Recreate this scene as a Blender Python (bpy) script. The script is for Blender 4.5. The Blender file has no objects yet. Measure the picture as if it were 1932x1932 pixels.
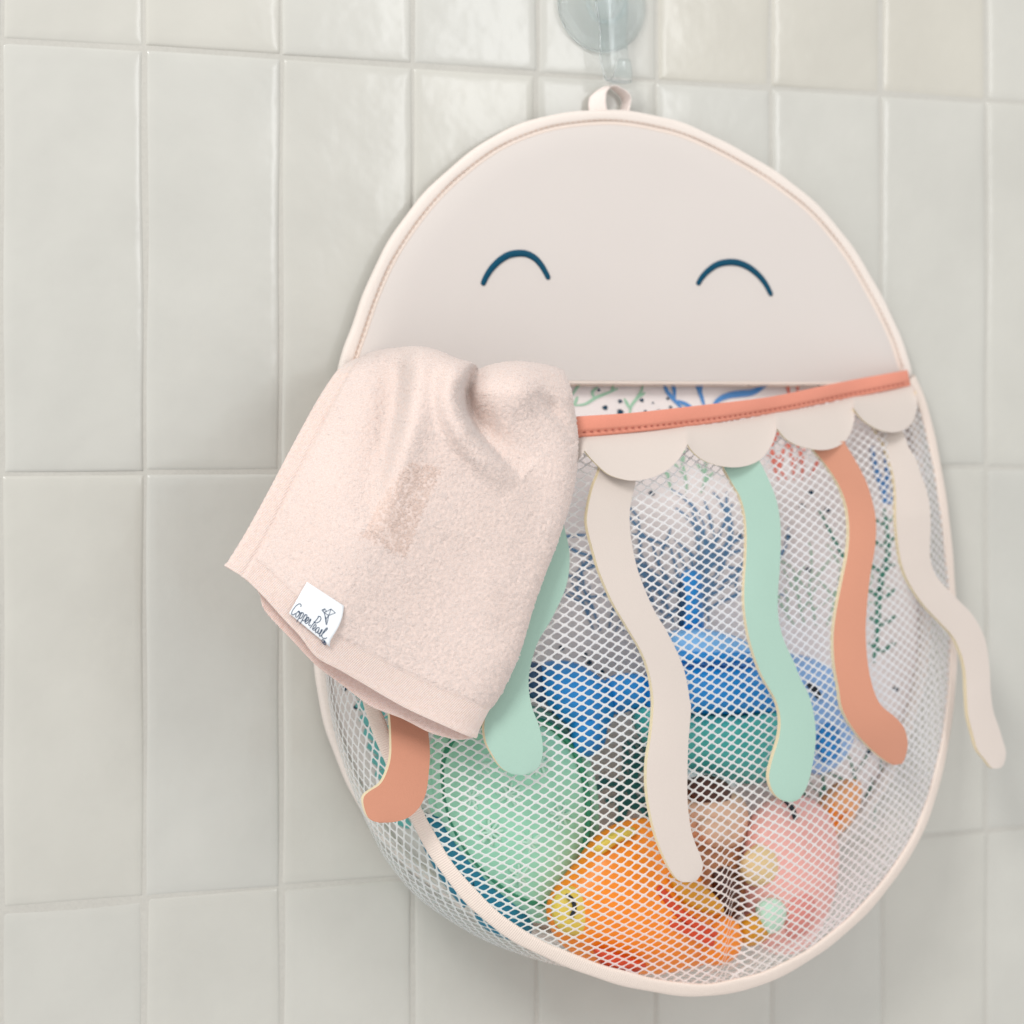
import bpy, bmesh, math, random
import numpy as np
rng = np.random.default_rng(7); random.seed(7)
SC = bpy.context.scene
COL = SC.collection
MM = 0.001
# ------------------------------------------------------------------ camera geometry (mm, wall = plane y 0, camera at -y)
F, YAW = 4080.0, math.radians(21.25)
CX, CD, CZ = -143.0, 1021.0, -180.5
PPX, PPY = 966.0, 807.0
cyw, syw = math.cos(YAW), math.sin(YAW)

def U(q, D):
    """point seen at photo position q (1932 grid) that stands D mm in front of the wall"""
    q = np.asarray(q, float); D = np.asarray(D, float)
    a = (q[..., 0] - PPX) / F; b = -(q[..., 1] - PPY) / F
    dx = syw + a * cyw; dy = cyw - a * syw; dz = b
    t = (CD - D) / dy
    return np.stack([CX + t * dx, -CD + t * dy, CZ + t * dz], -1)

def proj(P):
    v = np.asarray(P, float) - np.array([CX, -CD, CZ])
    z = v[..., 0] * syw + v[..., 1] * cyw
    r = v[..., 0] * cyw - v[..., 1] * syw
    return np.stack([PPX + F * r / z, PPY - F * v[..., 2] / z], -1)

# ------------------------------------------------------------------ small helpers
def lin(c):
    c = np.asarray(c, float) / 255.0
    return tuple(np.where(c <= 0.04045, c / 12.92, ((c + 0.055) / 1.055) ** 2.4))

def resample(P, n, closed=False):
    P = np.asarray(P, float)
    if closed: P = np.vstack([P, P[:1]])
    d = np.r_[0, np.cumsum(np.linalg.norm(np.diff(P, axis=0), axis=1))]
    t = np.linspace(0, d[-1], n + 1 if closed else n)
    if closed: t = t[:-1]
    return np.stack([np.interp(t, d, P[:, k]) for k in range(P.shape[1])], 1)

def smooth(P, n, closed=False, sub=12):
    """Catmull-Rom through the points, then even spacing"""
    P = np.asarray(P, float); m = len(P)
    if closed: Q = np.vstack([P[-1:], P, P[:2]]); segs = m
    else: Q = np.vstack([2 * P[:1] - P[1:2], P, 2 * P[-1:] - P[-2:-1]]); segs = m - 1
    out = []
    t = np.linspace(0, 1, sub, endpoint=False)[:, None]
    for i in range(segs):
        a, b, c, d = Q[i], Q[i + 1], Q[i + 2], Q[i + 3]
        out.append(0.5 * (2 * b + (c - a) * t + (2 * a - 5 * b + 4 * c - d) * t ** 2 + (3 * b - a - 3 * c + d) * t ** 3))
    if not closed: out.append(P[-1:])
    return resample(np.vstack(out), n, closed)

def mesh(name, V, Fc, mats, parent=None, midx=None, uv=None, smooth_shade=True, col=None):
    me = bpy.data.meshes.new(name)
    V = np.asarray(V, np.float32) * MM
    me.vertices.add(len(V)); me.vertices.foreach_set('co', V.ravel())
    if isinstance(Fc, np.ndarray):
        n, k = Fc.shape
        loops = Fc.ravel(); starts = np.arange(n) * k
    else:
        loops = np.concatenate([np.asarray(f) for f in Fc]); ln = np.array([len(f) for f in Fc])
        starts = np.r_[0, np.cumsum(ln)[:-1]]; n = len(Fc)
    me.loops.add(len(loops)); me.loops.foreach_set('vertex_index', loops.astype(np.int32))
    me.polygons.add(n); me.polygons.foreach_set('loop_start', starts.astype(np.int32))
    for m in (mats if isinstance(mats, (list, tuple)) else [mats]): me.materials.append(m)
    if midx is not None: me.polygons.foreach_set('material_index', np.asarray(midx, np.int32))
    me.polygons.foreach_set('use_smooth', np.full(n, smooth_shade))
    me.update(calc_edges=True); me.validate()
    if n < 20000 and name != 'loop_patch':
        bm = bmesh.new(); bm.from_mesh(me); bmesh.ops.recalc_face_normals(bm, faces=bm.faces); bm.to_mesh(me); bm.free()
    if uv is not None:
        l = me.uv_layers.new(name='UVMap'); uv = np.asarray(uv, np.float32)
        vi = np.empty(len(me.loops), np.int32); me.loops.foreach_get('vertex_index', vi)
        l.data.foreach_set('uv', uv[vi].ravel())
    if col is not None:
        at = me.color_attributes.new('tint', 'FLOAT_COLOR', 'POINT')
        c = np.asarray(col, np.float32)
        if c.shape[1] == 3: c = np.c_[c, np.ones(len(c), np.float32)]
        at.data.foreach_set('color', c.ravel())
    o = bpy.data.objects.new(name, me); COL.objects.link(o)
    if parent is not None:
        o.parent = parent
        if parent.parent is None and parent.type == 'EMPTY': o.matrix_parent_inverse = WORLD_INV(parent)
    return o

def WORLD_INV(p):
    import mathutils
    m = mathutils.Matrix.Identity(4)
    while p is not None:
        m = mathutils.Matrix.Translation(p.location) @ m if p.parent is None else m
        p = p.parent
    return m.inverted()

def tag(o, label, cat, group=None):
    o['label'] = label; o['category'] = cat
    if group: o['group'] = group
    return o

def thing(name, label, cat, loc, group=None):
    o = bpy.data.objects.new(name, None); COL.objects.link(o)
    o.location = np.asarray(loc) * MM; o.empty_display_size = 0.01
    return tag(o, label, cat, group)

def part(o, label): o['label'] = label; return o

def gridfaces(nu, nv, closed_u=False, closed_v=False, off=0):
    iu = np.arange(nu if closed_u else nu - 1); iv = np.arange(nv if closed_v else nv - 1)
    a, b = np.meshgrid(iu, iv, indexing='ij'); a = a.ravel(); b = b.ravel()
    a2 = (a + 1) % nu; b2 = (b + 1) % nv
    return np.stack([a * nv + b, a2 * nv + b, a2 * nv + b2, a * nv + b2], 1) + off

def tube(P, r, sides=8, closed=False, flat=1.0, nrm=(0, -1, 0)):
    """swept tube (mm); flat<1 squashes along nrm; returns V,F,uv"""
    P = np.asarray(P, float); n = len(P)
    T = (np.roll(P, -1, 0) - np.roll(P, 1, 0)) if closed else np.gradient(P, axis=0)
    T /= np.linalg.norm(T, axis=1)[:, None] + 1e-12
    N = np.broadcast_to(np.asarray(nrm, float), P.shape).copy()
    N -= (N * T).sum(1)[:, None] * T; N /= np.linalg.norm(N, axis=1)[:, None] + 1e-12
    B = np.cross(T, N)
    r = np.broadcast_to(np.asarray(r, float), (n,))
    a = np.linspace(0, 2 * math.pi, sides, endpoint=False)
    V = P[:, None] + r[:, None, None] * (np.cos(a)[None, :, None] * B[:, None] + flat * np.sin(a)[None, :, None] * N[:, None])
    d = np.r_[0, np.cumsum(np.linalg.norm(np.diff(P, axis=0), axis=1))]
    uv = np.stack([np.repeat(d, sides) / 10, np.tile(np.arange(sides) / sides, n)], 1)
    Fc = gridfaces(n, sides, closed_u=closed, closed_v=True)
    V = V.reshape(-1, 3)
    return V, Fc, uv

def join(parts):
    V = []; Fc = []; M = []; UVs = []; o = 0
    for p in parts:
        v, f = p[0], p[1]
        V.append(v); Fc += [tuple(int(i) + o for i in g) for g in f]; M += [p[2] if len(p) > 2 else 0] * len(f); o += len(v)
    return np.vstack(V), Fc, M

def cap_tube(P, r, sides=8, flat=1.0, nrm=(0, -1, 0)):
    """tube with rounded ends"""
    P = np.asarray(P, float); n = len(P)
    r = np.broadcast_to(np.asarray(r, float), (n,)).copy()
    t0 = P[0] - P[1]; t0 /= np.linalg.norm(t0); t1 = P[-1] - P[-2]; t1 /= np.linalg.norm(t1)
    k = [0.98, 0.8, 0.5]
    pre = [P[0] + t0 * r[0] * a for a in k]; post = [P[-1] + t1 * r[-1] * a for a in k[::-1]]
    rr = [math.sqrt(max(1 - a * a, 0.002)) for a in k]
    P2 = np.vstack([pre, P, post]); r2 = np.r_[np.array(rr) * r[0], r, np.array(rr[::-1]) * r[-1]]
    return tube(P2, r2, sides, False, flat, nrm)

# ------------------------------------------------------------------ materials
def newmat(name):
    m = bpy.data.materials.new(name); m.use_nodes = True
    nt = m.node_tree; return m, nt, nt.nodes['Principled BSDF']

def N(nt, t, **kw):
    n = nt.nodes.new(t)
    for k, v in kw.items():
        if k in n.inputs: n.inputs[k].default_value = v
        else: setattr(n, k, v)
    return n

def fabric(name, c, rough=0.85, var=0.05, scale=900, bump=0.15, sheen=0.2, weave=0.0, sss=0.0, spec=0.3, big=25, trans=0.0, dist=0.0004):
    m, nt, b = newmat(name); L = nt.links.new
    base = lin(c)
    tc = N(nt, 'ShaderNodeTexCoord')
    n1 = N(nt, 'ShaderNodeTexNoise', Scale=float(scale), Detail=3.0); L(tc.outputs['Object'], n1.inputs['Vector'])
    n2 = N(nt, 'ShaderNodeTexNoise', Scale=float(big), Detail=2.0); L(tc.outputs['Object'], n2.inputs['Vector'])
    add = N(nt, 'ShaderNodeMath', operation='ADD'); L(n1.outputs['Fac'], add.inputs[0]); L(n2.outputs['Fac'], add.inputs[1])
    mr = N(nt, 'ShaderNodeMapRange'); mr.inputs[1].default_value = 0.6; mr.inputs[2].default_value = 1.4
    mr.inputs[3].default_value = 1 - var; mr.inputs[4].default_value = 1 + var; L(add.outputs[0], mr.inputs[0])
    mx = N(nt, 'ShaderNodeMix', data_type='RGBA', blend_type='MULTIPLY'); mx.inputs['Factor'].default_value = 1
    mx.inputs['A'].default_value = (*base, 1); L(mr.outputs[0], mx.inputs['B']); L(mx.outputs['Result'], b.inputs['Base Color'])
    b.inputs['Roughness'].default_value = rough
    b.inputs['Specular IOR Level'].default_value = spec
    b.inputs['Sheen Weight'].default_value = sheen; b.inputs['Sheen Roughness'].default_value = 0.5
    if sss: b.inputs['Subsurface Weight'].default_value = sss; b.inputs['Subsurface Radius'].default_value = (1, .7, .5); b.inputs['Subsurface Scale'].default_value = 0.004
    h = n1.outputs['Fac']
    if weave:
        w1 = N(nt, 'ShaderNodeTexWave', Scale=float(weave), wave_type='BANDS', bands_direction='X'); w1.inputs['Distortion'].default_value = 0.6
        L(tc.outputs['UV'], w1.inputs['Vector'])
        a2 = N(nt, 'ShaderNodeMath', operation='MULTIPLY_ADD'); L(w1.outputs['Fac'], a2.inputs[0]); a2.inputs[1].default_value = 1.2; L(n1.outputs['Fac'], a2.inputs[2]); h = a2.outputs[0]
    bp = N(nt, 'ShaderNodeBump', Strength=bump, Distance=dist); L(h, bp.inputs['Height']); L(bp.outputs['Normal'], b.inputs['Normal'])
    if trans:
        tr = N(nt, 'ShaderNodeBsdfTranslucent'); tr.inputs['Color'].default_value = (*base, 1)
        ms = N(nt, 'ShaderNodeMixShader'); ms.inputs[0].default_value = trans
        L(b.outputs[0], ms.inputs[1]); L(tr.outputs[0], ms.inputs[2]); L(ms.outputs[0], nt.nodes['Material Output'].inputs['Surface'])
    return m

def plastic(name, c, rough=0.4, var=0.06, bump=0.05, sss=0.1, spec=0.4):
    return fabric(name, c, rough=rough, var=var, scale=250, bump=bump, sheen=0, sss=sss, spec=spec, big=40)

M = {}
M['face'] = fabric('foam face fabric', (206, 199, 194), rough=.8, var=.012, scale=1500, bump=.06, sheen=.1)
M['bind'] = fabric('cream ribbed tape', (232, 217, 206), var=.03, weave=2.9, bump=.5, scale=1500)
M['bindback'] = fabric('grey cream tape', (226, 216, 208), var=.03, weave=2.9, bump=.35, scale=1500)
M['stitch'] = fabric('tan thread', (205, 178, 160), var=.1)
M['eye'] = fabric('teal blue embroidery', (0, 72, 98), rough=.6, var=.12, scale=2500, bump=.5, weave=5, sheen=0, spec=.2)
M['net'] = fabric('white polyester net', (244, 243, 243), rough=.7, var=.03, bump=.3, trans=.4)
M['lining'] = fabric('white lining fabric', (238, 229, 226), var=.03, scale=1200, bump=.1)
M['coralhem'] = fabric('coral bias tape', (217, 139, 117), rough=.7, var=.06, scale=1600, bump=.35)
M['hemstitch'] = fabric('dark coral thread', (170, 90, 75), var=.1)
M['foamedge'] = fabric('raw foam edge', (228, 212, 176), var=.05, bump=.3)
M['creamfoam'] = fabric('cream foam sheet', (204, 193, 185), rough=.7, var=.03, scale=2000, bump=.3)
M['mintfoam'] = fabric('mint foam sheet', (160, 190, 176), rough=.7, var=.035, scale=2000, bump=.3)
M['coralfoam'] = fabric('coral foam sheet', (198, 138, 113), rough=.7, var=.04, scale=2000, bump=.35)
M['loop'] = fabric('pale ribbon', (248, 236, 230), var=.04, weave=4, trans=.2)

# wall tiles
def tile_mat():
    m, nt, b = newmat('glazed handmade tile'); L = nt.links.new
    at = N(nt, 'ShaderNodeAttribute', attribute_name='tint')
    tc = N(nt, 'ShaderNodeTexCoord')
    n1 = N(nt, 'ShaderNodeTexNoise', Scale=16.0, Detail=4.0, Roughness=.55); L(tc.outputs['Object'], n1.inputs['Vector'])
    mr = N(nt, 'ShaderNodeMapRange'); mr.inputs[1].default_value = .3; mr.inputs[2].default_value = .7; mr.inputs[3].default_value = .955; mr.inputs[4].default_value = 1.035
    L(n1.outputs['Fac'], mr.inputs[0])
    mx = N(nt, 'ShaderNodeMix', data_type='RGBA', blend_type='MULTIPLY'); mx.inputs['Factor'].default_value = 1
    L(at.outputs['Color'], mx.inputs['A']); L(mr.outputs[0], mx.inputs['B']); L(mx.outputs['Result'], b.inputs['Base Color'])
    n2 = N(nt, 'ShaderNodeTexNoise', Scale=28.0, Detail=3.0); L(tc.outputs['Object'], n2.inputs['Vector'])
    n3 = N(nt, 'ShaderNodeTexNoise', Scale=260.0, Detail=2.0); L(tc.outputs['Object'], n3.inputs['Vector'])
    ad = N(nt, 'ShaderNodeMath', operation='MULTIPLY_ADD'); L(n3.outputs['Fac'], ad.inputs[0]); ad.inputs[1].default_value = .02; L(n2.outputs['Fac'], ad.inputs[2])
    bp = N(nt, 'ShaderNodeBump', Strength=.25, Distance=.004); L(ad.outputs[0], bp.inputs['Height']); L(bp.outputs['Normal'], b.inputs['Normal'])
    b.inputs['Roughness'].default_value = .22; b.inputs['Specular IOR Level'].default_value = .5
    return m
M['tile'] = tile_mat()
M['grout'] = fabric('sanded grout', (187, 185, 178), rough=.9, var=.06, scale=700, bump=.4, sheen=0)

# ------------------------------------------------------------------ the wall
def build_wall():
    W, H, G = 67.0, 202.0, 1.1
    V = []; Fc = []; Cc = []; MI = []; off = 0
    nx, nz = 13, 27
    fx = np.r_[0, .004, .012, .03, np.linspace(.08, .92, nx - 8), .97, .988, .996, 1]
    fz = np.r_[0, .0015, .004, .01, np.linspace(.03, .97, nz - 8), .99, .996, .9985, 1]
    for i in range(-4, 14):
        for j in range(-2, 5):
            jx, jz = rng.normal(0, .35, 2)
            x0, x1 = i * W + G / 2 + rng.normal(0, .3), (i + 1) * W - G / 2 + rng.normal(0, .3)
            z1, z0 = -(j - 1) * H - G / 2 + rng.normal(0, .45), -j * H + G / 2 + rng.normal(0, .45)
            u, v = np.meshgrid(fx, fz, indexing='ij')
            rot = rng.normal(0, .0028)
            X = x0 + u * (x1 - x0); Z = z0 + v * (z1 - z0)
            eu = np.minimum(u, 1 - u) * W; ev = np.minimum(v, 1 - v) * H
            wob = .35 * np.sin(v * 9 + i * 1.7 + j) * np.where(u < .5, 1, -1) * np.exp(-eu / 6)
            X = X + wob - rot * (Z - (z0 + z1) / 2); Z = Z + rot * (X - (x0 + x1) / 2)
            e = np.minimum(eu, ev)
            h = 1.2 * (1 - np.exp(-e / .55)) + .4 * (1 - np.exp(-e / 5))
            ta, tb = rng.normal(0, .004, 2)
            h = h + ta * (u - .5) * W + tb * (v - .5) * H * .5 + .22 * np.sin(u * 3 + i) * np.sin(v * 5 + j * 2)
            V.append(np.stack([X, 1.4 - h, Z], -1).reshape(-1, 3))
            nxx, nzz = len(fx), len(fz)
            f = gridfaces(nxx, nzz, off=off); Fc.append(f)
            warm = rng.normal(0, .4); br = rng.normal(0, .012)
            if (i, j) in ((5, 0), (6, 0), (7, 0)): warm += 2.6; br -= .015
            low = .0 if j < 2 else -.025
            c = np.array(lin((192, 191, 184))) * (1 + br + low) * np.array([1 + .010 * warm, 1 + .001 * warm, 1 - .013 * warm])
            Cc.append(np.tile(c, (nxx * nzz, 1))); MI += [0] * len(f); off += nxx * nzz
    gx0, gx1, gz0, gz1 = -4 * W - 40, 14 * W + 40, -4 * H - 40, 3 * H + 40
    V.append(np.array([[gx0, .7, gz0], [gx1, .7, gz0], [gx1, .7, gz1], [gx0, .7, gz1]]))
    Fc.append(np.array([[off, off + 1, off + 2, off + 3]])); Cc.append(np.ones((4, 3)) * .5); MI += [1]
    o = mesh('wall', np.vstack(V), np.vstack(Fc), [M['tile'], M['grout']], None, MI, col=np.vstack(Cc))
    o['kind'] = 'structure'
build_wall()

# ------------------------------------------------------------------ bag outlines (photo position + distance from wall)
dome_q = [(641, 692), (652, 655), (665, 619), (688, 553), (720, 482), (759, 420), (806, 361), (860, 310), (923, 264), (993, 232), (1063, 215), (1149, 209), (1227, 219),
          (1305, 241), (1396, 286), (1470, 332), (1540, 388), (1602, 462), (1652, 545), (1692, 625), (1716, 695)]
low_q = [(641, 692), (620, 810), (606, 950), (597, 1100), (595, 1240), (606, 1330), (628, 1410), (662, 1490), (706, 1566), (754, 1622), (800, 1660), (870, 1712), (960, 1758), (1060, 1782), (1145, 1786)]
DB = 8.0
domeP = U(dome_q, DB); lowP = U(low_q, DB)
Xc = (domeP[0, 0] + domeP[-1, 0]) / 2
mir = lowP[::-1][1:].copy(); mir[:, 0] = 2 * Xc - mir[:, 0]
k = np.linspace(0, 1, len(mir))[:, None]
lowR = mir
bottom = smooth(np.vstack([lowP, lowR]), 160)          # left hem end -> bottom -> right hem end
dome = smooth(domeP, 160)

def inset(C, d, ctr):
    """move closed/open outline inwards (x,z plane) by d mm"""
    T = np.gradient(C, axis=0); Nn = np.stack([T[:, 2], 0 * T[:, 0], -T[:, 0]], 1); Nn /= np.linalg.norm(Nn, axis=1)[:, None]
    s = np.sign(((ctr - C) * Nn).sum(1).mean()); return C + s * Nn * d
CTR = np.array([Xc, -DB, -190.0])

bag = thing('bath_toy_bag', 'white mesh bath toy bag with smiling-eyed face panel and wavy foam strips', 'toy bag', (Xc, 0, domeP[:, 2].max()))

# face panel: padded half round
def face_panel():
    D0 = inset(dome, 3.0, CTR)
    base = U([(640, 716), (1719, 722)], DB)
    n = len(D0); rows = 26
    B = np.stack([np.linspace(D0[0, 0], D0[-1, 0], n), np.full(n, -DB), np.linspace(base[0, 2], base[1, 2], n)], 1)
    # radial rows from centre of base line to outline
    c0 = (B[0] + B[-1]) / 2
    ring = np.vstack([D0, B[::-1][1:-1]])
    r = np.linspace(0, 1, rows)
    V = []
    for a in r:
        p = c0 + (ring - c0) * a + np.array([0, 0, 22.0]) * (1 - a)
        dd = np.sqrt(((p[:, None, ::2] - D0[None, :, ::2]) ** 2).sum(-1)).min(1)
        p[:, 1] = -(DB + .6 + 2.6 * (1 - np.exp(-(dd / 6) ** 1.5)) + .7 * (1 - np.exp(-dd / 40)))
        V.append(p)
    V = np.vstack(V)
    f = gridfaces(rows, len(ring), closed_v=True)
    return mesh('face_panel', V, f, M['face'], bag)
face = face_panel()

LIPQ = np.stack([np.linspace(642, 1718, 90), np.linspace(716, 721, 90)], 1)
def sweep_binding(name, C, w, th, ctr, mat, parent, lift=0.0, tilt=None, closed=False):
    """rounded flat tape following C; lies in the x-z plane facing -y"""
    n = len(C); T = (np.roll(C, -1, 0) - np.roll(C, 1, 0)) if closed else np.gradient(C, axis=0)
    T /= np.linalg.norm(T, axis=1)[:, None]
    Fn = np.broadcast_to(np.array([0, -1.0, 0]), C.shape) if tilt is None else tilt
    S = np.cross(T, Fn); S /= np.linalg.norm(S, axis=1)[:, None]
    Nn = np.cross(S, T)
    Nn *= np.sign((Nn * Fn).sum(1))[:, None]
    a = np.linspace(0, 2 * math.pi, 18, endpoint=False)
    ca = np.sign(np.cos(a)) * np.abs(np.cos(a)) ** .7; sa = np.sign(np.sin(a)) * np.abs(np.sin(a)) ** .7
    d = np.r_[0, np.cumsum(np.linalg.norm(np.diff(C, axis=0), axis=1))]
    wob = 1 + .05 * np.sin(d * .21) + .04 * np.sin(d * .083 + 1)
    V = C[:, None] + (ca[None, :, None] * S[:, None] * (w / 2) * wob[:, None, None]) + (sa[None, :, None] * th / 2 + lift) * Nn[:, None]
    uv = np.stack([np.repeat(d, 18) / 10, np.tile(np.arange(18) / 18, n)], 1)
    return mesh(name, V.reshape(-1, 3), gridfaces(n, 18, closed_u=closed, closed_v=True), mat, parent, uv=uv)

def stitches(name, C, mat, parent, pitch=3.2, ln=2.1, r=.22, wob=0.0):
    d = np.r_[0, np.cumsum(np.linalg.norm(np.diff(C, axis=0), axis=1))]
    parts = []
    for s in np.arange(pitch, d[-1] - pitch, pitch):
        t = np.linspace(s - ln / 2, s + ln / 2, 4)
        p = np.stack([np.interp(t, d, C[:, k]) for k in range(3)], 1)
        p[:, 1] -= np.array([-.1, .12, .12, -.1])
        v, f, _ = cap_tube(p, r, 5); parts.append((v, f))
    v, f, _ = join(parts)
    return mesh(name, v, f, mat, parent)

ring_back = np.vstack([dome, bottom[::-1][1:-1]])
ring_back = resample(ring_back, 420, closed=True)
backbind = sweep_binding('edge_binding', inset(ring_back, 2.6, CTR) * np.array([1, 1, 1]), 6.4, 5.6, CTR, M['bindback'], bag, closed=True)
st = inset(dome, 5.0, CTR); st[:, 1] = -(DB + 2.75)
lipo = sweep_binding('face_hem', U(LIPQ + np.array([0, 3]), DB + 2.6), 2.4, 2.4, CTR, M['bind'], face)
stitches('stitching', U(LIPQ + np.array([0, 9]), DB + 3.0), M['stitch'], lipo, 2.4, 1.9, .22)
stitches('stitching', st, M['stitch'], backbind, 3.0, 1.9, .2)
st2 = inset(dome, 6.6, CTR); st2[:, 1] = -(DB + 1.6)
v, f, uv = tube(st2, 1.15, 8, flat=.5); part(mesh('edge_piping', v, f, M['bind'], backbind, uv=uv), 'narrow cream inner tape along the dome')

# eyes
def DFACE(q): return np.full(len(q), DB + 5.3)
for e in ([(912, 534), (918, 521), (928, 506), (942, 492), (958, 482), (975, 478), (993, 479), (1009, 487), (1021, 500), (1029, 513), (1034, 523)],
          [(1318, 534), (1324, 524), (1336, 511), (1352, 500), (1371, 495), (1392, 496), (1412, 504), (1430, 518), (1444, 535), (1454, 554)]):
    q = smooth(e, 50); P = U(q, np.full(len(q), DB + 3.9))
    d = np.linspace(0, 1, len(P)); r = 1.6 * (.86 + .24 * np.sin(d * math.pi))
    v, f, uv = cap_tube(P, r, 12, flat=.55)
    mesh('eye', v, f, M['eye'], face, uv=np.c_[uv])

# ------------------------------------------------------------------ lining with print
def lining():
    top = U(np.stack([np.linspace(640, 1719, 60), np.linspace(711, 715, 60)], 1), 5.0)
    bt = inset(bottom, 1.5, CTR)
    n = 60; rows = 60
    L = resample(bt, 121)
    # fan grid: left half of bottom vs right half
    V = []
    half = L[:61]; halfR = L[60:][::-1]
    a = np.linspace(0, 1, n)
    for k in range(61):
        p = half[k] + (halfR[k] - half[k]) * a[:, None]
        p[:, 1] = -5.0 + 2.5 * np.sin(a * math.pi) * 0
        V.append(p)
    V = np.vstack(V)
    t = top[0, 2]
    V[:, 2] = np.where(np.arange(len(V)) < n, t, np.minimum(V[:, 2], t))
    return V, gridfaces(61, n)
lv, lf = lining()
pm = {}
def pmat(key, c):
    if key not in pm: pm[key] = fabric('print ' + key, c, var=.10, scale=500, bump=.1)
    return pm[key]
pcols = {'white': None, 'sage': (158, 200, 172), 'navy': (30, 66, 88), 'blue': (88, 142, 200), 'coral': (228, 128, 112), 'teal': (120, 200, 198), 'green': (70, 140, 120), 'slate': (104, 144, 180), 'lip': (232, 222, 214), 'deep': (70, 152, 154)}
keys = list(pcols); lm = [M['lining']] + [pmat(k, pcols[k]) for k in keys[1:]]
PR = [(lv, [tuple(r) for r in lf], 0)]
lay = [0]
def ribbon(q, w, key, D=5.35):
    q = smooth(q, max(6, 4 * len(q))); n = len(q)
    t = np.linspace(0, 1, n); w = (w if np.ndim(w) else (.8 if key in ('slate', 'teal', 'deep', 'blue') else .62) * w * (.55 + .75 * np.sin(np.clip(t, .02, .98) * math.pi)))
    T = np.gradient(q, axis=0); Nq = np.stack([-T[:, 1], T[:, 0]], 1); Nq /= np.linalg.norm(Nq, axis=1)[:, None] + 1e-9
    lay[0] += 1; dd = D + .012 * (lay[0] % 40)
    a = U(q + Nq * (w / 2)[:, None] if np.ndim(w) else q, dd); b = U(q - Nq * (w / 2)[:, None], dd)
    V = np.stack([a, b], 1).reshape(-1, 3); PR.append((V, [tuple(r) for r in gridfaces(n, 2)], keys.index(key)))
def dot(x, y, r, key='navy', D=5.35):
    a = np.linspace(0, 2 * math.pi, 12, endpoint=False)
    lay[0] += 1; q = np.stack([x + r * (1 + .2 * np.sin(3 * a + x)) * np.cos(a), y + r * .85 * np.sin(a)], 1)
    PR.append((U(q, D + .012 * (lay[0] % 40)), [tuple(range(12))], keys.index(key)))
def sprig(x, y, ang, ln, key, w=5, depth=3):
    q = [(x, y)]; a = ang
    for s in range(4):
        a += random.uniform(-.25, .25); q.append((q[-1][0] + math.cos(a) * ln / 4, q[-1][1] + math.sin(a) * ln / 4))
    ribbon(q, w, key)
    if depth > 0:
        for k, s in ((1, 1), (2, -1), (3, 1), (4, -1)):
            if random.random() < .85: sprig(q[k][0], q[k][1], a + s * random.uniform(.4, .9), ln * random.uniform(.4, .6), key, w * .8, depth - 1 if ln > 26 else 0)
# lip just under the face
ribbon([(640, 714), (900, 714), (1200, 715), (1500, 717), (1716, 719)], np.full(20, 9.0), 'lip', 5.2)
for q in ([(1080, 745), (1092, 727), (1110, 712)], [(1085, 765), (1105, 762), (1125, 750), (1150, 740), (1166, 733)], [(1122, 752), (1118, 740), (1128, 730)], [(1155, 740), (1157, 726)],
          [(1083, 765), (1090, 748)], [(1188, 784), (1191, 766), (1203, 750), (1211, 735), (1213, 722)], [(1188, 770), (1178, 752)], [(1203, 750), (1217, 741)]): ribbon(q, 7, 'sage')
for x, y, r in ((1142, 769, 5), (1170, 777, 6), (1170, 757, 4), (1211, 755, 4), (1243, 776, 4), (1130, 736, 3), (1218, 776, 3), (1260, 752, 3), (1413, 725, 5), (1232, 760, 2), (1265, 768, 3), (1545, 729, 3), (1515, 727, 3)): dot(x, y, r)
for q in ([(1250, 713), (1257, 735), (1268, 750), (1281, 764), (1290, 774)], [(1266, 713), (1272, 735), (1273, 752)], [(1278, 756), (1295, 763), (1308, 771)], [(1308, 713), (1320, 738), (1330, 770)], [(1322, 714), (1322, 745)]): ribbon(q, 7, 'blue')
ribbon([(1344, 770), (1355, 755), (1375, 746), (1395, 743), (1420, 740), (1440, 729), (1456, 720)], 12, 'blue')
for q in ([(1481, 714), (1486, 728), (1489, 745)], [(1506, 714), (1505, 738)]): ribbon(q, 8, 'coral')
# behind the net
for k in range(17): sprig(1290 + random.uniform(-60, 60), 1150 + random.uniform(-40, 40), -math.pi / 2 + (k - 8) * .12, 160, 'slate', 7, 1)
for k in range(5): sprig(1120 + 14 * k, 1190, -math.pi / 2 + (k - 2) * .22, 110, 'slate', 5, 1)
for x, y in ((1060, 1222), (1063, 1250), (1104, 1236), (1112, 1250), (1135, 1268), (1095, 1262), (1530, 930), (1514, 955), (1562, 962), (1465, 985), (1488, 1012), (1440, 1010), (1525, 1075), (1200, 890), (1230, 930), (1340, 985), (1395, 1010), (1690, 1300), (1640, 1420)): dot(x, y, 5.5)
for k in range(5): sprig(1470 + 14 * k, 905, -math.pi / 2 + (k - 2) * .3, 90, 'coral', 8, 1)
for k in range(3): sprig(1270 + 26 * k, 930, -math.pi / 2 + (k - 1) * .5, 70, 'sage', 7, 1)
ribbon([(1545, 960), (1570, 1010), (1595, 1060), (1612, 1110), (1618, 1180)], 9, 'green'); ribbon([(1602, 980), (1600, 1040), (1612, 1110)], 8, 'green')
ribbon([(1668, 960), (1676, 1040), (1660, 1110), (1655, 1200), (1648, 1250)], 14, 'green')
for y in (990, 1030, 1080, 1130, 1180, 1230): ribbon([(1664, y), (1690, y - 18)], 9, 'green'); ribbon([(1664, y), (1640, y - 16)], 8, 'green')
for k in range(4): sprig(1668 + 4 * k, 950, -math.pi / 2 - .1 + (k - 2) * .12, 110, 'blue', 10, 0)
for k in range(5): sprig(1500 + 20 * k, 1180, -math.pi / 2 + (k - 2) * .25, 110, 'sage', 5, 1)
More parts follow.
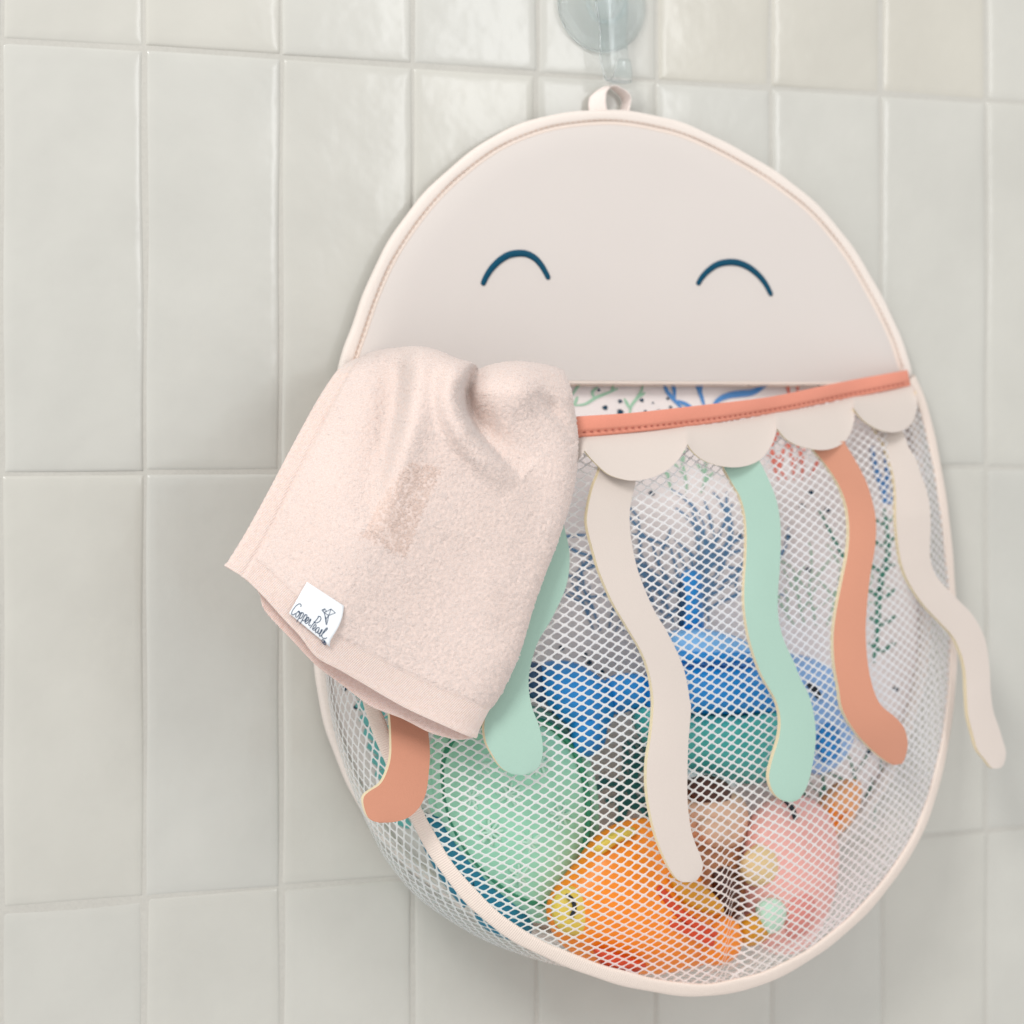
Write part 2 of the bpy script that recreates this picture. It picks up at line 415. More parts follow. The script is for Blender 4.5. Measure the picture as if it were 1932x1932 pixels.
for y in range(1250, 1560, 26):
    c = 650 + (y - 1250) * .28
    ribbon([(c, y), (c + 22, y + 8), (c + 44, y + 24)], 22, 'teal'); ribbon([(c + 20, y), (c + 48, y - 8), (c + 70, y - 4)], 18, 'teal')
for k in range(10): dot(650 + 22 * k, 1300 + 34 * k, 5)
for x, y, a in ((1240, 1590, -1.9), (1150, 1600, -1.3), (1210, 1600, -1.5), (1260, 1560, -1.2)): sprig(x, y, a, 130, 'deep', 15, 2)
for k in range(4): sprig(1560 + 30 * k, 1560, -math.pi / 2 + (k - 2) * .3, 130, 'green', 7, 1)
v, f, mi = join(PR)
lin_o = mesh('lining', v, f, lm, bag, mi, smooth_shade=True); part(lin_o, 'white back lining printed with blue and green seaweed, coral and dark dots')

# ------------------------------------------------------------------ front panel surface
hem_c = [(655, 706, 12), (750, 770, 34), (900, 808, 56), (1000, 812, 68), (1090, 806, 74), (1200, 799, 73), (1330, 781, 62), (1450, 766, 47), (1600, 734, 26), (1716, 713, 12)]
edge_q = [(1716, 713, 12), (1742, 780, 12), (1768, 900, 13), (1786, 1040, 17), (1795, 1200, 22), (1788, 1340, 32), (1764, 1470, 45), (1722, 1585, 58), (1645, 1695, 68), (1555, 1778, 76), (1465, 1832, 82), (1388, 1857, 85), (1305, 1866, 86),
          (1200, 1850, 86), (1095, 1818, 85), (985, 1768, 83), (905, 1707, 82), (838, 1628, 80), (790, 1545, 77), (748, 1450, 74), (715, 1370, 71), (690, 1290, 66), (668, 1150, 55), (655, 1000, 40), (648, 850, 24), (655, 706, 12)]
hem_c = np.array(hem_c, float); edge_q = np.array(edge_q, float)
hemS = smooth(hem_c, 140); edgeS = smooth(edge_q, 300)
hem3 = U(hemS[:, :2], hemS[:, 2]); edge3 = U(edgeS[:, :2], edgeS[:, 2])
loop3 = np.vstack([hem3, edge3[1:-1]])
GS = 2.0
gx0, gz0 = loop3[:, 0].min() - 30, loop3[:, 2].min() - 30
NX = int((loop3[:, 0].max() + 30 - gx0) / GS) + 1; NZ = int((loop3[:, 2].max() + 30 - gz0) / GS) + 1
GX, GZ = np.meshgrid(gx0 + GS * np.arange(NX), gz0 + GS * np.arange(NZ), indexing='ij')
def inside(px, pz, poly):
    r = np.zeros(px.shape, bool); n = len(poly); j = n - 1
    for i in range(n):
        xi, zi, xj, zj = poly[i, 0], poly[i, -1], poly[j, 0], poly[j, -1]
        c = ((zi > pz) != (zj > pz)) & (px < (xj - xi) * (pz - zi) / (zj - zi + 1e-12) + xi)
        r ^= c; j = i
    return r
INS = inside(GX, GZ, loop3)
flat = np.stack([GX.ravel(), GZ.ravel()], 1); best = np.full(len(flat), 1e18); bd = np.zeros(len(flat))
for p in loop3:
    d2 = (flat[:, 0] - p[0]) ** 2 + (flat[:, 1] - p[2]) ** 2
    m = d2 < best; best[m] = d2[m]; bd[m] = -p[1]
BD = bd.reshape(GX.shape); EDIST = np.sqrt(best).reshape(GX.shape)
Dg = BD.copy()
for lev in range(2600):
    avg = (np.roll(Dg, 1, 0) + np.roll(Dg, -1, 0) + np.roll(Dg, 1, 1) + np.roll(Dg, -1, 1)) / 4
    Dg = np.where(INS, avg + .011, BD)
# toys push the net out, a pinch at the bottom pulls it in
pq = proj(np.stack([GX, -Dg, GZ], -1))
taper = 1 - np.exp(-EDIST / 14)
Dg = Dg + INS * taper * (7 * np.exp(-((pq[..., 0] - 1180) / 150) ** 2 - ((pq[..., 1] - 1690) / 110) ** 2) + 5 * np.exp(-((pq[..., 0] - 950) / 120) ** 2 - ((pq[..., 1] - 1500) / 150) ** 2)
                         + 4 * np.exp(-((pq[..., 0] - 1500) / 90) ** 2 - ((pq[..., 1] - 1600) / 110) ** 2))
cxl = 1388 + (1850 - pq[..., 1]) * -.04 + 14 * np.sin((pq[..., 1] - 1600) / 70)
Dg = Dg - INS * 7.5 * np.exp(-((pq[..., 0] - cxl) / 17) ** 2) * np.clip((pq[..., 1] - 1560) / 140, 0, 1) * np.clip((1862 - pq[..., 1]) / 30, 0, 1)
for _ in range(2): Dg = np.where(INS, (Dg * 4 + np.roll(Dg, 1, 0) + np.roll(Dg, -1, 0) + np.roll(Dg, 1, 1) + np.roll(Dg, -1, 1)) / 8, Dg)
def samp(A, x, z):
    u = np.clip((x - gx0) / GS, 0, NX - 1.001); w = np.clip((z - gz0) / GS, 0, NZ - 1.001)
    i = u.astype(int); j = w.astype(int); a = u - i; b = w - j
    return A[i, j] * (1 - a) * (1 - b) + A[i + 1, j] * a * (1 - b) + A[i, j + 1] * (1 - a) * b + A[i + 1, j + 1] * a * b
def DNET(q):
    D = np.full(len(q), 70.0)
    for _ in range(14):
        P = U(q, D); D = .5 * D + .5 * samp(Dg, P[:, 0], P[:, 2])
    return D
# arc length maps
dDx = np.gradient(Dg, GS, axis=0); dDz = np.gradient(Dg, GS, axis=1)
i0 = int((loop3[:, 0].mean() - gx0) / GS); j0 = int((-260 - gz0) / GS)
S = np.cumsum(np.sqrt(1 + np.clip(dDx, -2.5, 2.5) ** 2), 0) * GS; S = S - S[i0:i0 + 1, :] + GX[i0:i0 + 1, :]
T_ = np.cumsum(np.sqrt(1 + np.clip(dDz, -2.5, 2.5) ** 2), 1) * GS; T_ = T_ - T_[:, j0:j0 + 1] + GZ[:, j0:j0 + 1]
def inv(s, t):
    x = s.copy(); z = t.copy()
    for _ in range(60):
        x = x + .6 * (s - samp(S, x, z)); z = z + .6 * (t - samp(T_, x, z))
    return x, z

A_ = np.array([3.75, -1.95]); B_ = np.array([3.85, 2.7])
def ringpts(e, rnd):
    """12 outer and 12 inner points of one unit cell"""
    O = [(0, 0), (.25, 0), (.75, 0), (1, 0), (1, .25), (1, .75), (1, 1), (.75, 1), (.25, 1), (0, 1), (0, .75), (0, .25)]
    l, h = e, 1 - e; r = rnd
    I = [(l + .35 * r, l + .35 * r), (l + r, l), (h - r, l), (h - .25 * r, l + .25 * r), (h, l + r), (h, h - r), (h - .35 * r, h - .35 * r), (h - r, h), (l + r, h), (l + .25 * r, h - .25 * r), (l, h - r), (l, l + r)]
    return np.array(O), np.array(I)
OUT, INN = ringpts(.1, .2)
CELLF = np.stack([np.arange(12), (np.arange(12) + 1) % 12, (np.arange(12) + 1) % 12 + 12, np.arange(12) + 12], 1)
def lattice(smin, smax, tmin, tmax):
    corners = np.array([(smin, tmin), (smax, tmin), (smax, tmax), (smin, tmax)]); Mi = np.linalg.inv(np.stack([A_, B_], 1))
    ij = corners @ Mi.T; lo = np.floor(ij.min(0)).astype(int) - 1; hi = np.ceil(ij.max(0)).astype(int) + 1
    I, J = np.meshgrid(np.arange(lo[0], hi[0]), np.arange(lo[1], hi[1]), indexing='ij'); I = I.ravel(); J = J.ravel()
    c = (I + .5)[:, None] * A_ + (J + .5)[:, None] * B_
    m = (c[:, 0] > smin) & (c[:, 0] < smax) & (c[:, 1] > tmin) & (c[:, 1] < tmax)
    return I[m], J[m]
def jitter(st):
    return st + np.stack([.45 * np.sin(st[..., 0] * .061 + st[..., 1] * .047) + .22 * np.sin(st[..., 0] * .11 + st[..., 1] * .07) + .2 * np.sin(st[..., 1] * .23), .22 * np.sin(st[..., 0] * .09 - st[..., 1] * .13 + 1)], -1)

I, J = lattice(S[INS].min(), S[INS].max(), T_[INS].min(), T_[INS].max())
ab = np.concatenate([OUT, INN])
st_ = (I[:, None] + ab[None, :, 0])[..., None] * A_ + (J[:, None] + ab[None, :, 1])[..., None] * B_
st_ = jitter(st_)
xx, zz = inv(st_[..., 0].ravel(), st_[..., 1].ravel())
xx = xx.reshape(st_.shape[:2]); zz = zz.reshape(xx.shape)
cin = inside(xx.mean(1), zz.mean(1), loop3) & (np.ptp(xx, axis=1) < 16) & (np.ptp(zz, axis=1) < 16)
xx, zz = xx[cin], zz[cin]
yy = -samp(Dg, xx, zz)
yy[:, :12] -= .22                                             # strands stand slightly proud of the hole rims
V = np.stack([xx, yy, zz], -1)
Fn = (CELLF[None] + (np.arange(len(V)) * 24)[:, None, None]).reshape(-1, 4)
part(mesh('front_net', V.reshape(-1, 3), Fn, M['net'], bag, smooth_shade=True), 'white diamond mesh front of the pocket')

# side gusset
def gusset():
    n = 260
    Fr = resample(edge3[::-1], n)                             # left hem end -> bottom -> right hem end
    Bk = resample(inset(bottom, 5.2, CTR), n); Bk[:, 1] = -(DB + 2.2)
    # pair by angle about the centre
    ctr = np.array([Xc, -215.0])
    L = np.cumsum(np.r_[0, np.linalg.norm(np.diff(Fr, axis=0), axis=1)])
    out = (Fr + Bk) / 2 - np.array([ctr[0], 0, ctr[1]]); out[:, 1] = 0; out /= np.linalg.norm(out, axis=1)[:, None]
    depth = np.linalg.norm(Fr - Bk, axis=1)
    I, J = lattice(0, L[-1], 0, depth.max())
    st = (I[:, None] + ab[None, :, 0])[..., None] * A_ + (J[:, None] + ab[None, :, 1])[..., None] * B_
    st = jitter(st)
    s = np.clip(st[..., 0], 0, L[-1]); dl = np.interp(s, L, depth); w = st[..., 1] / np.maximum(dl, 1)
    c = w.mean(1); ok = (c > .0) & (c < 1.0) & (dl.mean(1) > 6)
    s, w, dl = s[ok], np.clip(w[ok], -.02, 1.02), dl[ok]
    f3 = lambda A: np.stack([np.interp(s, L, A[:, k]) for k in range(3)], -1)
    out_x = lambda s: np.interp(s, L, out[:, 0])
    out_z = lambda s: np.interp(s, L, out[:, 2])
    P = f3(Bk) * (1 - w)[..., None] + f3(Fr) * w[..., None] + f3(out) * (np.sin(np.clip(w, 0, 1) * math.pi) * np.minimum(dl * .22, 17) * np.clip(-out_z(s) + .25, 0, 1) * np.clip(-out_x(s) * 1.7, 0, 1))[..., None]
    Fg = (CELLF[None] + (np.arange(len(P)) * 24)[:, None, None]).reshape(-1, 4)
    return mesh('side_net', P.reshape(-1, 3), Fg, M['net'], bag)
part(gusset(), 'white mesh side strip between back panel and front')

# front binding tape (turned a little outwards)
eS = edge3; outv = eS - np.array([Xc, 0, -215.0]); outv[:, 1] = 0; outv /= np.linalg.norm(outv, axis=1)[:, None]
fb = sweep_binding('pocket_binding', eS + outv * .3 - np.array([0, .8, 0]), 7.4, 2.6, CTR, M['bind'], bag, tilt=np.broadcast_to(np.array([0, -1.0, 0]), eS.shape) + .45 * outv)
st3 = eS - outv * 2.2 - np.array([0, 2.1, 0])
stitches('stitching', st3[10:-40], M['stitch'], fb, 3.4, 2.4, .16)

# coral hem tape
up = [(655, 690), (750, 752), (900, 790), (1000, 795), (1085, 786), (1190, 779), (1300, 767), (1443, 750), (1520, 735), (1581, 722), (1650, 709), (1712, 698)]
lo = [(655, 722), (750, 790), (900, 830), (1000, 834), (1089, 826), (1203, 815), (1320, 802), (1443, 783), (1532, 766), (1590, 754), (1655, 741), (1718, 728)]
n = 160; upS = smooth(up, n); loS = smooth(lo, n); hD = np.interp(np.linspace(0, 1, n), np.linspace(0, 1, len(hemS)), hemS[:, 2])
hD = np.interp(upS[:, 0], hemS[:, 0], hemS[:, 2])
a = np.linspace(0, 1, 15)
V = []
for k, t in enumerate(a):
    q = upS + (loS - upS) * t
    bulge = 2.6 * math.sqrt(max(0, 1 - (2 * t - .75) ** 2 * .55)) + (.25 if t < .75 else 0) - .9 * math.exp(-((t - .76) / .06) ** 2)
    V.append(U(q, hD + 2.2 + bulge + .25 * np.sin(upS[:, 0] * .045 + t * 3)))
for t in (1.0, .5, 0.0):                                       # back of the tape
    V.append(U(upS + (loS - upS) * t, hD - .6))
V = np.stack(V, 1)
hem = mesh('hem_tape', V.reshape(-1, 3), gridfaces(n, V.shape[1], closed_v=True), M['coralhem'], bag)
sq = upS + (loS - upS) * .77
stc = U(sq, hD + 4.4)
stitches('stitching', resample(stc, 200), M['hemstitch'], hem, 3.7, 1.0, .3)

# ------------------------------------------------------------------ foam pieces
def slab(name, L, R, D, th, mat, parent, cols=9, edge=M['foamedge'], curl=0.0):
    """foam sheet between two outlines (same count); D per row; front, back and raw edge"""
    n = len(L); a = np.linspace(0, 1, cols)
    q = L[:, None] + (R - L)[:, None] * a[None, :, None]
    Dm = D[:, None] + 0 * a[None] + curl * (np.abs(2 * a - 1) ** 2)[None]
    Fv = U(q.reshape(-1, 2), Dm.ravel()).reshape(n, cols, 3)
    Bv = Fv + np.array([0, th, 0])
    # rounded front rim
    V = np.vstack([Fv.reshape(-1, 3), Bv.reshape(-1, 3)]); o = n * cols
    ff = gridfaces(n, cols); fbk = gridfaces(n, cols, off=o)[:, ::-1]
    per = [(i, 0) for i in range(n)] + [(n - 1, j) for j in range(1, cols)] + [(i, cols - 1) for i in range(n - 2, -1, -1)] + [(0, j) for j in range(cols - 2, 0, -1)]
    pid = np.array([i * cols + j for i, j in per]); m = len(pid)
    # separate rim verts so that the edge stays crisp
    V = np.vstack([V, V[pid], V[pid + o]]); r0 = 2 * o; r1 = r0 + m
    rim = np.array([(r0 + k, r0 + (k + 1) % m, r1 + (k + 1) % m, r1 + k) for k in range(m)])
    Fa = np.vstack([ff, fbk, rim]); mi = [0] * (len(ff) + len(fbk)) + [1] * m
    return mesh(name, V, Fa, [mat, edge], parent, mi)

# scalloped trim
cusps = [(655, 740), (770, 822), (930, 868), (1103, 848), (1297, 838), (1466, 808), (1611, 771), (1731, 738)]
depths = [30, 52, 62, 66, 66, 62, 66, 64]
sx = []; sy = []
scal = {3: [(1103, 850), (1118, 868), (1145, 893), (1170, 903), (1195, 907), (1222, 903), (1250, 893), (1275, 873), (1290, 852), (1297, 838)],
        4: [(1297, 838), (1308, 853), (1325, 867), (1350, 877), (1383, 882), (1412, 878), (1436, 866), (1453, 845), (1462, 824), (1466, 808)],
        5: [(1466, 808), (1482, 827), (1502, 839), (1530, 847), (1557, 849), (1583, 841), (1601, 824), (1610, 800), (1612, 785), (1611, 771)],
        6: [(1611, 771), (1624, 788), (1640, 801), (1662, 812), (1686, 816), (1708, 810), (1722, 796), (1729, 775), (1730, 755), (1728, 738)]}
rows_q = []
for s in range(7):
    if s in scal: rows_q.append(smooth(scal[s], 26)[:-1])
    else:
        a_, b_ = np.array(cusps[s], float), np.array(cusps[s + 1], float); t = np.linspace(0, 1, 26)[:, None]
        p = a_ + (b_ - a_) * t; p[:, 1] += 55 * np.sin(t[:, 0] * math.pi) ** .7; rows_q.append(p[:-1])
rows_q.append(np.array([[1728, 738]]))
low_ = np.vstack(rows_q)
# matching points on the hem line
xs = np.interp(np.linspace(0, 1, len(low_)), np.linspace(0, 1, 8), np.array([655, 770, 930, 1103, 1297, 1466, 1611, 1722], float))
topq = np.stack([xs, np.interp(xs, loS[:, 0], loS[:, 1]) - 3], 1)
dt = np.interp(xs, hemS[:, 0], hemS[:, 2])
cols = 7; a = np.linspace(0, 1, cols)
q = topq[:, None] + (low_ - topq)[:, None] * a[None, :, None]
dn = DNET(q.reshape(-1, 2)).reshape(q.shape[:2])
Dm = np.maximum(dt[:, None] + 1.0, dn) + 2.0 + 8.0 * a[None] ** .7
Dm[:, 0] = dt + 1.2
Fv = U(q.reshape(-1, 2), Dm.ravel()); Bv = Fv + np.array([0, 2.0, 0]); n_ = len(low_)
o_ = len(Fv); ff = gridfaces(n_, cols); pid = np.r_[[i * cols + cols - 1 for i in range(n_)]]
V = np.vstack([Fv, Bv, Fv[pid], Bv[pid]]); r0 = 2 * o_; r1 = r0 + n_
rim = np.array([(r0 + k, r0 + k + 1, r1 + k + 1, r1 + k) for k in range(n_ - 1)])
trim = mesh('scallop_trim', V, np.vstack([ff, ff[:, ::-1] + o_, rim]), [M['creamfoam'], M['foamedge']], bag, [0] * (2 * len(ff)) + [1] * len(rim))

def zc(pts, sx0, sy0, w=800):
    k = w / 1932 * .94336
    return [(x * k + sx0 * .94336, y * k + sy0 * .94336) for x, y in pts]
Z1 = lambda p: zc(p, 1100, 680); Z2 = lambda p: zc(p, 1240, 1240); Z3 = lambda p: zc(p, 1500, 700, 400); Z4 = lambda p: zc(p, 1620, 1100, 400); Z5 = lambda p: zc(p, 600, 1240); Z6 = lambda p: zc(p, 400, 640)

def tentacle(Lp, Rp, tip, mat, label, off0=3.4, off1=8.0, dmin=None, n=90, th=3.2, wave=2.0, ph=0.0):
    L = smooth(Lp + [tip], n); R = smooth(Rp + [tip], n)
    # round off the tip: keep a small last row instead of a point
    L = L[:-1]; R = R[:-1]
    C = (L + R) / 2
    t = np.linspace(0, 1, len(C))
    D = DNET(C)
    for lim in (L, R): D = np.maximum(D, DNET(lim) - 1.0)
    kern = np.ones(15) / 15; Dp = np.convolve(np.pad(D, 7, mode='edge'), kern, 'valid')
    D = np.maximum(Dp, D - 1) + off0 + (off1 - off0) * t + wave * np.sin(t * 7 + ph) * t
    if dmin is not None: D = np.interp(t, np.linspace(0, 1, len(dmin)), dmin)
    return part(slab('tentacle', L, R, D, th, mat, bag, curl=-.5), label)

tentacle(Z1([(255, 560), (240, 630), (205, 720), (180, 840), (182, 910), (210, 1020), (240, 1120), (300, 1260), (370, 1380), (440, 1500), (475, 1590), (495, 1690), (500, 1780)]) + Z2([(150, 560), (132, 680), (130, 800), (145, 920), (180, 1060), (230, 1180), (270, 1245), (295, 1264)]),
         Z1([(420, 600), (415, 680), (390, 790), (385, 880), (395, 980), (430, 1130), (500, 1300), (560, 1400), (620, 1520), (655, 1620), (675, 1740)]) + Z2([(343, 430), (330, 600), (325, 800), (330, 920), (350, 1040), (385, 1130), (400, 1180), (394, 1220), (370, 1258)]),
         Z2([(328, 1270)])[0], M['creamfoam'], 'wavy cream foam strip under the first open scallop', ph=1)
tentacle(Z1([(836, 590), (842, 620), (880, 690), (920, 760), (945, 860), (950, 1000), (940, 1180), (940, 1280), (955, 1400), (980, 1500), (1020, 1610), (1070, 1700)]) + Z2([(755, 390), (775, 470), (770, 560), (735, 680), (720, 760), (740, 830), (775, 866)]),
         Z1([(1008, 575), (1018, 595), (1050, 660), (1090, 760), (1110, 860), (1115, 960), (1110, 1100), (1100, 1240), (1105, 1350), (1130, 1450), (1180, 1560)]) + Z2([(870, 280), (915, 370), (940, 480), (945, 580), (930, 700), (905, 800), (870, 860), (845, 876)]),
         Z2([(812, 882)])[0], M['mintfoam'], 'wavy mint foam strip right of the long cream strip', ph=2)
tentacle(Z1([(1258, 508), (1268, 525), (1330, 600), (1390, 690), (1430, 790), (1445, 900), (1440, 1020), (1415, 1150), (1385, 1300), (1370, 1430), (1375, 1560), (1395, 1680)]) + Z2([(1075, 430), (1130, 530), (1210, 620), (1290, 685), (1320, 699)]),
         Z1([(1420, 488), (1432, 510), (1480, 590), (1530, 690), (1560, 790), (1575, 880), (1570, 1000), (1545, 1150), (1530, 1300), (1525, 1420), (1535, 1560), (1560, 1680)]) + Z2([(1260, 410), (1330, 470), (1372, 520), (1390, 590), (1382, 650), (1366, 690)]),
         Z2([(1345, 704)])[0], M['coralfoam'], 'wavy coral foam strip at the right of the net', ph=.5)
tentacle(Z3([(1200, 760), (1240, 820), (1290, 900), (1340, 1050), (1390, 1220), (1410, 1400), (1415, 1700)]) + Z4([(870, 60), (920, 230), (990, 370), (1100, 530), (1250, 690), (1380, 830), (1440, 950), (1480, 1060), (1505, 1200), (1515, 1400), (1530, 1600), (1570, 1760), (1620, 1930)]) + [(1858, 1432), (1870, 1448)],
         Z3([(1440, 730), (1480, 800), (1530, 930), (1600, 1050), (1650, 1200), (1700, 1330), (1735, 1500), (1745, 1700)]) + Z4([(1160, 60), (1210, 230), (1300, 350), (1440, 490), (1580, 640), (1680, 830), (1715, 980), (1735, 1150), (1745, 1350), (1770, 1550), (1830, 1730)]) + [(1892, 1397), (1898, 1420), (1893, 1444)],
         (1881, 1453), M['creamfoam'], 'narrow cream foam strip hanging past the right edge', dmin=[30, 39, 47, 51, 53, 54, 55, 57, 59], ph=0)
mint2R = [(1040, 880), (1060, 960)] + Z6([(1760, 1000), (1785, 1130), (1770, 1280), (1700, 1440), (1630, 1560)]) + Z5([(1110, 240), (1105, 330), (1120, 420), (1150, 500), (1170, 580), (1170, 660), (1145, 720)])
mint2L = [(950, 880), (965, 960), (985, 1040), (985, 1110), (965, 1190), (940, 1260), (922, 1320)] + Z5([(897, 460), (890, 520), (900, 590), (930, 650), (970, 710), (1020, 742)])
tentacle(mint2L, mint2R, Z5([(1080, 753)])[0], M['mintfoam'], 'mint foam strip with a round end, mostly under the washcloth', ph=1.5)
tentacle([(700, 1060), (728, 1150), (740, 1250)] + Z5([(425, 400), (435, 470), (440, 560), (440, 650), (425, 720), (390, 790), (335, 828), (308, 856), (309, 900), (330, 955)]),
         [(790, 1060), (800, 1150), (806, 1250)] + Z5([(612, 450), (620, 540), (628, 640), (622, 740), (610, 830), (580, 900), (530, 950), (470, 973), (410, 979)]),
         Z5([(368, 979)])[0], M['coralfoam'], 'short coral foam strip curling left below the washcloth', dmin=[62, 68, 76, 82, 86, 90, 94, 98, 99])

# hanging loop ribbon
def loop_ribbon():
    q = smooth([(1131, 218), (1127, 195), (1130, 178), (1142, 165), (1154, 161), (1166, 168), (1178, 178), (1183, 190), (1180, 205), (1178, 218)], 60)
    t = np.linspace(0, 1, 60)
    D = 6.2 - 1.5 * t
    P = U(q, D)
    W = np.stack([np.interp(t, [0, .25, .45, .7, 1], [10.5, 8.0, 1.2, 1.2, 1.8]), np.interp(t, [0, .3, .5, 1], [-.5, -3.5, -8, -8]), np.interp(t, [0, .3, .5, .7, 1], [0, .6, -1.0, 1, .5])], 1)
    r = np.linspace(-.5, .5, 9)
    V = P[:, None] + W[:, None] * r[None, :, None]
    V2 = V.copy(); V2[..., 2] -= .5; V2[..., 0] += .3
    return V, W
lvv, _ = loop_ribbon()
o = mesh('hanging_loop', lvv.reshape(-1, 3), gridfaces(60, 9), M['loop'], bag, uv=np.stack([np.repeat(np.arange(60) / 20, 9), np.tile(np.arange(9) / 9, 60)], 1))
sm = o.modifiers.new('thickness', 'SOLIDIFY'); sm.thickness = .0006

# ------------------------------------------------------------------ suction hook
def glass_mat():
    m, nt, b = newmat('clear soft plastic'); L = nt.links.new
    b.inputs['Base Color'].default_value = (.96, .985, .99, 1); b.inputs['Roughness'].default_value = .03
    b.inputs['Transmission Weight'].default_value = 1; b.inputs['IOR'].default_value = 1.38
    tc = N(nt, 'ShaderNodeTexCoord'); n1 = N(nt, 'ShaderNodeTexNoise', Scale=60.0, Detail=2.0); L(tc.outputs['Object'], n1.inputs['Vector'])
    bp = N(nt, 'ShaderNodeBump', Strength=.15, Distance=.002); L(n1.outputs['Fac'], bp.inputs['Height']); L(bp.outputs['Normal'], b.inputs['Normal'])
    tr = N(nt, 'ShaderNodeBsdfTransparent'); tr.inputs['Color'].default_value = (.96, .985, .99, 1)
    ms = N(nt, 'ShaderNodeMixShader'); ms.inputs[0].default_value = .4
    L(b.outputs[0], ms.inputs[1]); L(tr.outputs[0], ms.inputs[2]); L(ms.outputs[0], nt.nodes['Material Output'].inputs['Surface'])
    return m
M['clear'] = glass_mat()
hc = U((1136, 8), 2.5)
hook = thing('suction_hook', 'clear plastic suction cup hook stuck on the wall tile above the bag', 'hook', hc)
prof = [(0, 5.2), (6, 5.0), (9.5, 4.4), (10.5, 4.8), (11.5, 4.6), (17, 3.0), (21, 1.9), (23.5, 1.0), (24.6, .2), (24.4, -.3), (20, -.4), (12, 1.0), (6, 2.4), (0, 2.8)]
prof = smooth(prof, 44); an = np.linspace(0, 2 * math.pi, 72, endpoint=False)
V = np.stack([hc[0] + prof[:, None, 0] * np.cos(an), hc[1] - prof[:, None, 1] + 0 * an, hc[2] + prof[:, None, 0] * np.sin(an)], -1)
mesh('suction_cup', V.reshape(-1, 3), gridfaces(len(prof), 72, closed_v=True), M['clear'], hook)
# hook body: strap down from the cup then out and up
hp = np.array([(0, 7, 16), (0, 9.5, 8), (1, 10, -4), (2, 9, -16), (3, 8, -28), (3.6, 8.5, -36), (3.8, 11, -40.5), (3.8, 15, -41), (3.8, 18, -37), (3.8, 18.5, -31)], float)
hp = smooth(hp, 60); P = np.stack([hc[0] + hp[:, 0], hc[1] - hp[:, 1], hc[2] + hp[:, 2]], 1)
a = np.linspace(0, 2 * math.pi, 16, endpoint=False)
T = np.gradient(P, axis=0); T /= np.linalg.norm(T, axis=1)[:, None]; Sd = np.array([1.0, 0, 0]); Nn = np.cross(T, Sd)
wd = np.interp(np.linspace(0, 1, 60), [0, .2, .45, .6, .8, 1], [4, 9.5, 7.5, 8, 7, 3.5])
V = P[:, None] + np.sign(np.cos(a))[None, :, None] * (np.abs(np.cos(a)) ** .6)[None, :, None] * Sd * wd[:, None, None] + (np.sin(a) * 1.3)[None, :, None] * Nn[:, None]
mesh('hook_arm', V.reshape(-1, 3), [tuple(r) for r in gridfaces(60, 16, closed_v=True)] + [tuple(range(15, -1, -1)), tuple(range(59 * 16, 60 * 16))], M['clear'], hook)
v, f, _ = tube(np.stack([hc[0] + 10 * np.cos(an), np.full(72, hc[1] - 5.2), hc[2] + 10 * np.sin(an)], 1), 1.1, 8, closed=True)
mesh('collar', v, f, M['clear'], hook)

# ------------------------------------------------------------------ washcloth
def cloth():
    Lq = smooth([(666, 680), (645, 693), (631, 706), (596, 760), (549, 846), (506, 928), (463, 1006), (424, 1069)], 400)
    Rq = smooth([(1061, 701), (1074, 733), (1080, 768), (1086, 807), (1088, 838), (1084, 897), (1074, 947), (1063, 983), (1041, 1045), (1010, 1127), (979, 1229), (948, 1299), (920, 1346), (897, 1393)], 400)
    Tq = smooth([(666, 680), (686, 672), (729, 662), (787, 657), (826, 665), (858, 679), (889, 688), (903, 699), (924, 692), (955, 686), (987, 685), (1022, 690), (1049, 697), (1061, 701)], 400)
    Bq = smooth([(424, 1069), (459, 1090), (494, 1123), (533, 1166), (565, 1200), (597, 1240), (640, 1264), (683, 1289), (761, 1334), (839, 1370), (875, 1386), (897, 1393)], 400)
    return Lq, Rq, Tq, Bq
CL, CR, CT, CB = cloth()
nu, nv = 330, 400
def coons(u, v):
    ip = lambda C, t: np.stack([np.interp(t, np.linspace(0, 1, len(C)), C[:, k]) for k in range(2)], -1)
    c00, c10, c01, c11 = CT[0], CT[-1], CB[0], CB[-1]
    u_, v_ = u[..., None], v[..., None]
    return (1 - v_) * ip(CT, u) + v_ * ip(CB, u) + (1 - u_) * ip(CL, v) + u_ * ip(CR, v) - ((1 - u_) * (1 - v_) * c00 + u_ * (1 - v_) * c10 + (1 - u_) * v_ * c01 + u_ * v_ * c11)
def sdist(q, line):
    """signed distance (positive = right of the downward curve) and position 0..1 along it"""
    line = smooth(line, 80); best = np.full(q.shape[:-1], 1e9); sg = np.zeros_like(best); pos = np.zeros_like(best)
    T = np.gradient(line, axis=0)
    for k, (p, t) in enumerate(zip(line, T)):
        d = q - p; dd = np.hypot(d[..., 0], d[..., 1]); m = dd < best
        s = np.sign(t[1] * d[..., 0] - t[0] * d[..., 1])
        best = np.where(m, dd, best); sg = np.where(m, s, sg); pos = np.where(m, k / 79, pos)
    return best * sg, pos
